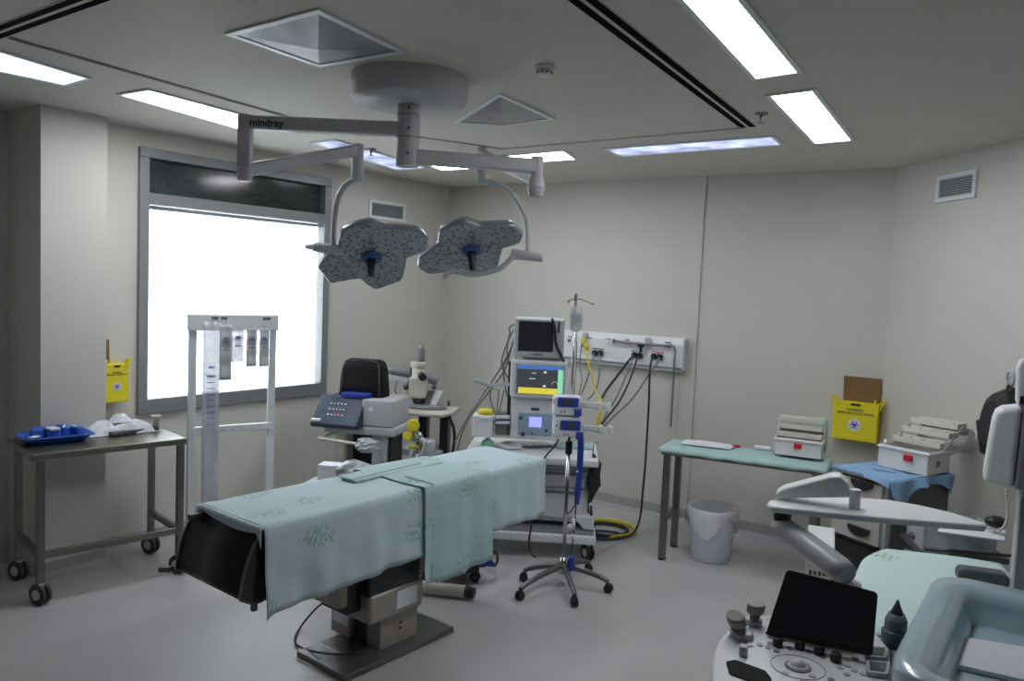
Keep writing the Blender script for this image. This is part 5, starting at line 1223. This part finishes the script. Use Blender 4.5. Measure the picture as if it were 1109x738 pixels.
P_ = [aty(x, y, 3.6) for x, y in ((1089, 530), (1091, 545), (1091, 560), (1087, 571), (1080, 576))]; o = obj('white_cable', MB().tube([p - P_[0] for p in P_], .006), M['whose']); o.location = P_[0]; tag(o, 'short white cable hanging from the equipment at the right edge', 'cable')

# ---------------------------------------------------------------- black bag on the right wall
Pq = C1; f = lambda x, y, o=.0: onp(x, y, Pq + nR * o, nR)
c = f(1091, 421, .05); k = thing('shoulder_bag', 'black bag hanging on the right wall at the edge of the picture', 'bag', c)
out = [(1092, 420), (1082, 424), (1075, 430), (1071, 442), (1068, 454), (1062, 456), (1064, 474), (1067, 494), (1078, 500), (1092, 498), (1104, 470), (1104, 440), (1099, 423)]
mid = sum([f(x, y, .08) for x, y in out], Vector()) / len(out)
rings = []
for s, o_ in ((1.0, .01), (1.02, .06), (.9, .12), (.6, .15)): rings.append([mid - nR * .08 + nR * o_ + (f(x, y, .08) - mid) * s - c for x, y in out])
obj('bag_body', MB().ring(rings, smooth=False), M['hose'], k, bevel=.004)
obj('strap', MB().tube([f(1090, 425, .1) - c, f(1093, 416, .05) - c, f(1096, 425, .1) - c], .008), M['hose'], k)
obj('key_chain', MB().tube([f(x, y, .06) - c for x, y in ((1093, 420), (1090, 412), (1092, 404), (1097, 404), (1098, 412), (1095, 419))], .008, 8, 5).tube([f(x, y, .06) - c for x, y in ((1094, 418), (1093, 410), (1096, 408))], .005, 6, 4), M['grey'], k)

# ---------------------------------------------------------------- large white and grey equipment at the right edge
Yq = 2.7; c = aty(1100, 640, Yq); t = thing('mobile_imaging_unit', 'tall white and dark grey rounded equipment housing at the right edge of the picture', 'medical machine', (c.x, c.y, 0), R(-30)); 
g = lambda x, y, l=0: LY(t, x, y, l)
fr_pts = [g(x, y) for x, y in ((1064, 523), (1066, 508), (1071, 478), (1075, 456), (1079, 447), (1086, 443), (1108, 441), (1097, 531))]
obj('front_shell', MB().prism(fr_pts, (0, .14, 0)), M['white'], t, bevel=.018, seg=4)
dk = [g(x, y) for x, y in ((1109, 441), (1160, 438), (1156, 536), (1098, 531))]
obj('grey_shell', MB().prism(dk, (0, .15, 0)), M['mgrey'], t, bevel=.01)
up_ = [g(x, y) for x, y in ((1101, 441), (1102, 400), (1106, 391), (1150, 386), (1155, 440))]
obj('head_shell', MB().prism([p + Vector((0, .03, 0)) for p in up_], (0, .10, 0)), M['white'], t, bevel=.012, seg=3)
q = g(1110, 434, .03); obj('black_slot', MB().box((q.x, .026, q.z), (.03, .006, .03)), M['black'], t)
q0 = g(1101, 560, .1)
obj('column', MB().box((q0.x + .07, .14, q0.z / 2 + .1), (.14, .14, q0.z)), M['grey'], t, bevel=.012)
obj('column_rail', MB().box((q0.x + .02, .065, q0.z / 2 + .1), (.025, .01, q0.z - .05)), M['mgrey'], t)
obj('wheeled_base', MB().box((q0.x + .24, .1, .08), (.4, .5, .06)), M['mgrey'], t, bevel=.02)
for x in (.1, .40):
    for y in (-.1, .3): caster(t, (q0.x + x, y), .035, .03, 'black', 'grey', 0, 0)

# ---------------------------------------------------------------- ultrasound unit in the foreground
zc_ = .97
b0 = atz(829, 690, .99); b1 = atz(945, 713, .99); d = b1 - b0; d.z = 0; rz = math.atan2(d.y, d.x); mid = (b0 + b1) / 2
t = thing('ultrasound_machine', 'white ultrasound machine with black touch screen, round trackball and folded white monitor', 'ultrasound machine', (mid.x, mid.y, 0), rz); us = t
g = lambda x, y, z=zc_: LZ(t, x, y, z)
out = [g(x, y) for x, y in ((771, 716), (776, 698), (788, 682), (806, 671), (836, 665), (880, 668), (940, 682), (962, 700), (966, 740), (960, 800), (940, 860), (860, 850), (790, 800), (772, 750))]
Q = spline(out + [out[0]], 3)[:-1]; mc = sum(Q, Vector()) / len(Q)
sc_ = lambda s, dz: [mc + (p - mc) * s + Vector((0, 0, dz)) for p in Q]
obj('console', MB().ring([sc_(.93, -.07), sc_(.99, -.045), sc_(1.0, -.02), sc_(.99, -.004), sc_(.965, 0)]), M['cons'] if 'cons' in M else M['white'], t)
obj('console_trim', MB().ring([sc_(.96, -.085), sc_(1.0, -.065), sc_(1.0, -.05), sc_(.96, -.045)]), M['black'], t)
# screen on a tilted plane standing on its lower edge
l0 = loc_of(t, b0); l1 = loc_of(t, b1); tl = 0
nrm = Vector((0, -cos(R(28)), sin(R(28))))     # faces the operator (local -y) and up
o_, r0 = _lr(t, 851, 618); 
def onscr(x, y, off=0): o_, r_ = _lr(t, x, y); return o_ + r_ * ((Vector((l0.x, l0.y, .98)) + nrm * off - o_).dot(nrm) / r_.dot(nrm))
sq = [onscr(x, y) for x, y in ((829, 688), (945, 711), (951, 642), (852, 617))]
cS = sum(sq, Vector()) / 4
scr = obj('touch_screen', MB().prism(rounded(sq, .012), -nrm * .022), M['black'], t)
ins = [cS + (p - cS) * .86 + nrm * .0006 for p in sq]
obj('screen_glass', MB().prism(ins, nrm * .0008), M['glass'], scr)
obj('hinge_foot', MB().prism([g(x, y, .975) for x, y in ((828, 688), (838, 681), (948, 704), (944, 709))], (0, 0, .008)), M['black'], t, bevel=.006)
obj('screen_stand', MB().beam((cS.x, cS.y + .03, .96), (cS.x, cS.y + .05, cS.z - .02), .12, .03), M['dgrey'], t, bevel=.006)
def disc(name, x, y, r, h, m, par=t, seg=20, r2=None): q = g(x, y, zc_); return obj(name, MB().cyl((q.x, q.y, zc_ - .001), (q.x, q.y, zc_ + h), r, r2 or r, seg=seg), M[m], par, bevel=min(.002, h / 3))
for x, y in ((842, 700), (866, 703), (887, 709), (905, 717)): disc('dial_knob', x, y, .0125, .022, 'black')
for x, y in ((841, 706), (855, 703), (875, 706), (891, 712), (926, 714), (870, 738), (900, 737)): disc('dark_button', x, y, .008, .003, 'mgrey')
for x, y in ((910, 724), (918, 722), (917, 731), (925, 727), (935, 731), (850, 730), (880, 733), (812, 700), (823, 699), (832, 702)): disc('light_button', x, y, .008, .003, 'grey')
disc('trackball_ring', 864, 723, .030, .004, 'mgrey', seg=32); tb = disc('trackball_bezel', 864, 723, .024, .006, 'grey', seg=32); q = g(864, 723); obj('trackball', MB().sphere((q.x, q.y, zc_ + .003), .018), M['white'], t)
mb = MB().tube([g(864, 723) + Vector((.062 * cos(a), .062 * sin(a), .001)) for a in [i * pi / 10 for i in range(21)]], .0012, 6, 1); obj('ring_mark', mb, M['grey'], t)
q = g(805, 710); obj('paddle_switch', MB().box((q.x, q.y, zc_ + .012), (.02, .024, .026)), M['grey'], t, bevel=.004)
hs = [g(x, y, zc_ + .0005) for x, y in ((786, 718), (796, 716), (829, 728), (836, 737), (830, 745), (790, 731))]; obj('handle_slot', MB().prism(rounded(hs, .006, 3), (0, 0, .003)), M['matte'], t)
for pts in (((935, 704), (962, 706), (960, 718), (937, 716)), ((937, 720), (964, 722), (962, 736), (938, 733))):
    hs = [g(x, y, zc_ + .001) for x, y in pts]; o = obj('probe_socket', MB().prism(rounded(hs, .008, 3), (0, 0, .012)), M['grey'], t, bevel=.002); obj('socket_hole', MB().prism([sum(hs, Vector()) / 4 + (p - sum(hs, Vector()) / 4) * .7 + Vector((0, 0, .0125)) for p in rounded(hs, .008, 3)], (0, 0, .001)), M['dgrey'], o)
q = g(834, 684); obj('screen_badge', MB().cyl((q.x, q.y, zc_ + .03), (q.x, q.y, zc_ + .032), .012), M['whose'], t)
# probes in their holders at the left end
def probe(px, py, r, h, tilt, label):
    q = rel(g(px, py, zc_), t); k = thing('ultrasound_probe', label, 'ultrasound probe', q, rz, 'grey ultrasound probes in the console holders')
    ax = Vector((sin(tilt), -.25, cos(tilt))).normalized()
    obj('probe_head', MB().lathe([(r * .6, 0), (r, .010), (r * 1.02, .028), (r * .9, .034)], ax * h, 22, ax, sy=.62), M['probe'], k)
    obj('probe_handle', MB().lathe([(r * .45, .0), (r * .5, h * .5), (r * .62, h + .002)], (0, 0, 0), 18, ax), M['probe'], k); obj('holder', MB().lathe([(r * .9, 0), (r * .95, .014), (r * .6, .014)], seg=20), M['grey'], k)
M['probe'] = mat('probe_grey', (.22, .215, .20), .4, nz=.04)
probe(803, 690, .032, .03, -.3, 'larger grey ultrasound probe at the left corner of the console')
probe(816, 676, .024, .03, .1, 'smaller grey ultrasound probe behind the larger one on the console')
# gel bottle
q = rel(g(966, 700, zc_), t); k = thing('gel_bottle', 'upturned gel bottle with pointed grey cap in the console side holder', 'bottle', (q.x + .0, q.y + .03, zc_), rz)
M['gel'] = mat('gel_bottle_plastic', (.17, .22, .22), .25, nz=.1); 
hg = LY(k, 971, 650, 0).z; xg = LY(k, 971, 668, 0).x
obj('bottle_body', MB().lathe([(.024, 0), (.027, .01), (.027, hg * .52), (.020, hg * .68)], (xg, 0, 0), 24), M['gel'], k); obj('cap', MB().lathe([(.016, hg * .66), (.014, hg * .74), (.007, hg * .88), (.003, hg)], (xg, 0, 0), 18), M['dgrey'], k)
obj('bottle_base', MB().lathe([(.032, -.01), (.034, .03), (.028, .034)], (xg, 0, 0), 24), mat('teal_holder', (.05, .11, .14), .35), k)
# pedestal
obj('pedestal', MB().prism([(x, y, .14) for x, y in rrect(.34, .42, .08, 5, mc.x, mc.y)], (0, 0, .76)), M['white'], t, bevel=.02)
obj('base', MB().prism([(x, y, .07) for x, y in rrect(.55, .75, .12, 5, mc.x, mc.y)], (0, 0, .08)), M['grey'], t, bevel=.02)
for x in (-.2, .2):
    for y in (-.3, .3): caster(t, (mc.x + x, mc.y + y), .04, .035, 'black', 'grey', 0, 0)
# monitor arm and the monitor folded flat
gy = lambda x, y, l: LY(t, x, y, l)
ya, yb2 = .42, .24
p0 = gy(846, 569, ya); p1 = gy(915, 621, yb2)
dd = (p1 - p0).normalized(); 
def armring(p, w_, h_): 
    sd = dd.cross(Vector((0, 0, 1))).normalized(); u_ = sd.cross(dd); return [p + sd * x + u_ * y for x, y in rrect(w_, h_, min(w_, h_) * .42, 4)]
obj('monitor_arm', MB().ring([armring(p0 - dd * .022, .035, .03), armring(p0 - dd * .01, .055, .045), armring(p0 + dd * .03, .068, .056), armring(p0.lerp(p1, .6), .075, .060), armring(p1 - dd * .02, .075, .06), armring(p1 + dd * .01, .06, .05)]), M['armw'] if 'armw' in M else M['grey'], t)
obj('arm_foot', MB().cyl((p1.x + .01, p1.y + .02, .9), (p1.x + .01, p1.y + .02, p1.z - .03), .035), M['grey'], t)
k0 = gy(847, 565, ya); k1 = gy(847, 551, ya); obj('swivel_joint', MB().cyl((k0.x, ya, k0.z), (k0.x, ya, k1.z), .026, seg=20), M['black'], t, bevel=.003)
zm_ = k1.z
pl = [LZ(t, x, y, zm_) for x, y in ((830, 553), (832, 549), (842, 547), (880, 545.5), (928, 545.5), (962, 548), (996, 554), (1030, 562), (1068, 574), (1067, 577), (966, 569), (889, 561.5), (836, 556))]
mo = obj('folded_monitor', MB().prism(pl, (0, 0, .020)), M['white'], t, bevel=.007, seg=3)
w0 = LZ(t, 850, 546, zm_ + .02).y
wd_ = [LY(t, x, y, w0 + .03) for x, y in ((839, 540), (840, 535), (848, 530), (900, 516.5), (910, 516), (918, 524), (922, 539))]
for p in wd_:
    if p.z < zm_ + .02: p.z = zm_ + .018
obj('monitor_bracket', MB().prism(wd_, (0, .07, 0)), M['white'], t, bevel=.014, seg=4)
q = LY(t, 926, 540, w0 + .06); q2 = LY(t, 926, 530, w0 + .06); obj('tilt_pivot', MB().cyl((q.x, q.y, zm_ + .015), (q.x, q.y, q2.z), .016), M['white'], t, bevel=.003)

# ---------------------------------------------------------------- pale blue tray (bassinet) in the corner of the picture
zb_ = 1.12
a = atz(955, 724, zb_); b = atz(1010, 622, zb_); d = b - a; d.z = 0; dirx = Vector((d.y, -d.x, 0)).normalized(); rz = math.atan2(dirx.y, dirx.x)
Lb = d.length + .04; Wb = .46
dn_ = d.normalized(); cc = b + dirx * (Wb / 2 + .006) - dn_ * (Lb / 2 - .035)
t = thing('blue_tray', 'large pale blue glossy plastic tray in the bottom right corner, white paper inside', 'tray', (cc.x, cc.y, 0), rz)
def ro(w_, l_, r_, z): return [Vector((x, y, z)) for x, y in rrect(w_, l_, r_, 6)]
obj('tray_shell', MB().ring([ro(Wb - .10, Lb - .10, .06, zb_ - .125), ro(Wb - .03, Lb - .03, .08, zb_ - .06), ro(Wb, Lb, .09, zb_ - .03), ro(Wb, Lb, .09, zb_ - .008), ro(Wb - .014, Lb - .014, .085, zb_), ro(Wb - .10, Lb - .10, .06, zb_ - .004), ro(Wb - .15, Lb - .15, .045, zb_ - .016), ro(Wb - .17, Lb - .17, .04, zb_ - .035), ro(Wb - .20, Lb - .20, .035, zb_ - .085)]), M['tray'], t)
obj('stand', MB().box((.12, 0, zb_ - .145), (.18, Lb - .14, .035)), M['white'], t, bevel=.005)
for x in (.06, Wb / 2 - .04):
    for y in (-Lb / 2 + .1, Lb / 2 - .1): obj('leg', MB().cyl((x, y, .08), (x, y, zb_ - .2), .018), M['chrome'], t); caster(t, (x, y), .035, .03, 'black', 'grey', 0, 0)
zp = zb_ - .075
pp = [atz(x, y, zp) for x, y in ((1006, 714), (1018, 687), (1112, 702), (1112, 738))]
c = sum(pp, Vector()) / 4; pp = [p - c for p in pp]
o = obj('paper_sheet', MB().prism(pp, (0, 0, .01)), M['paper']); o.location = (c.x, c.y, zb_ - .083); tag(o, 'white paper lying inside the pale blue tray', 'paper')
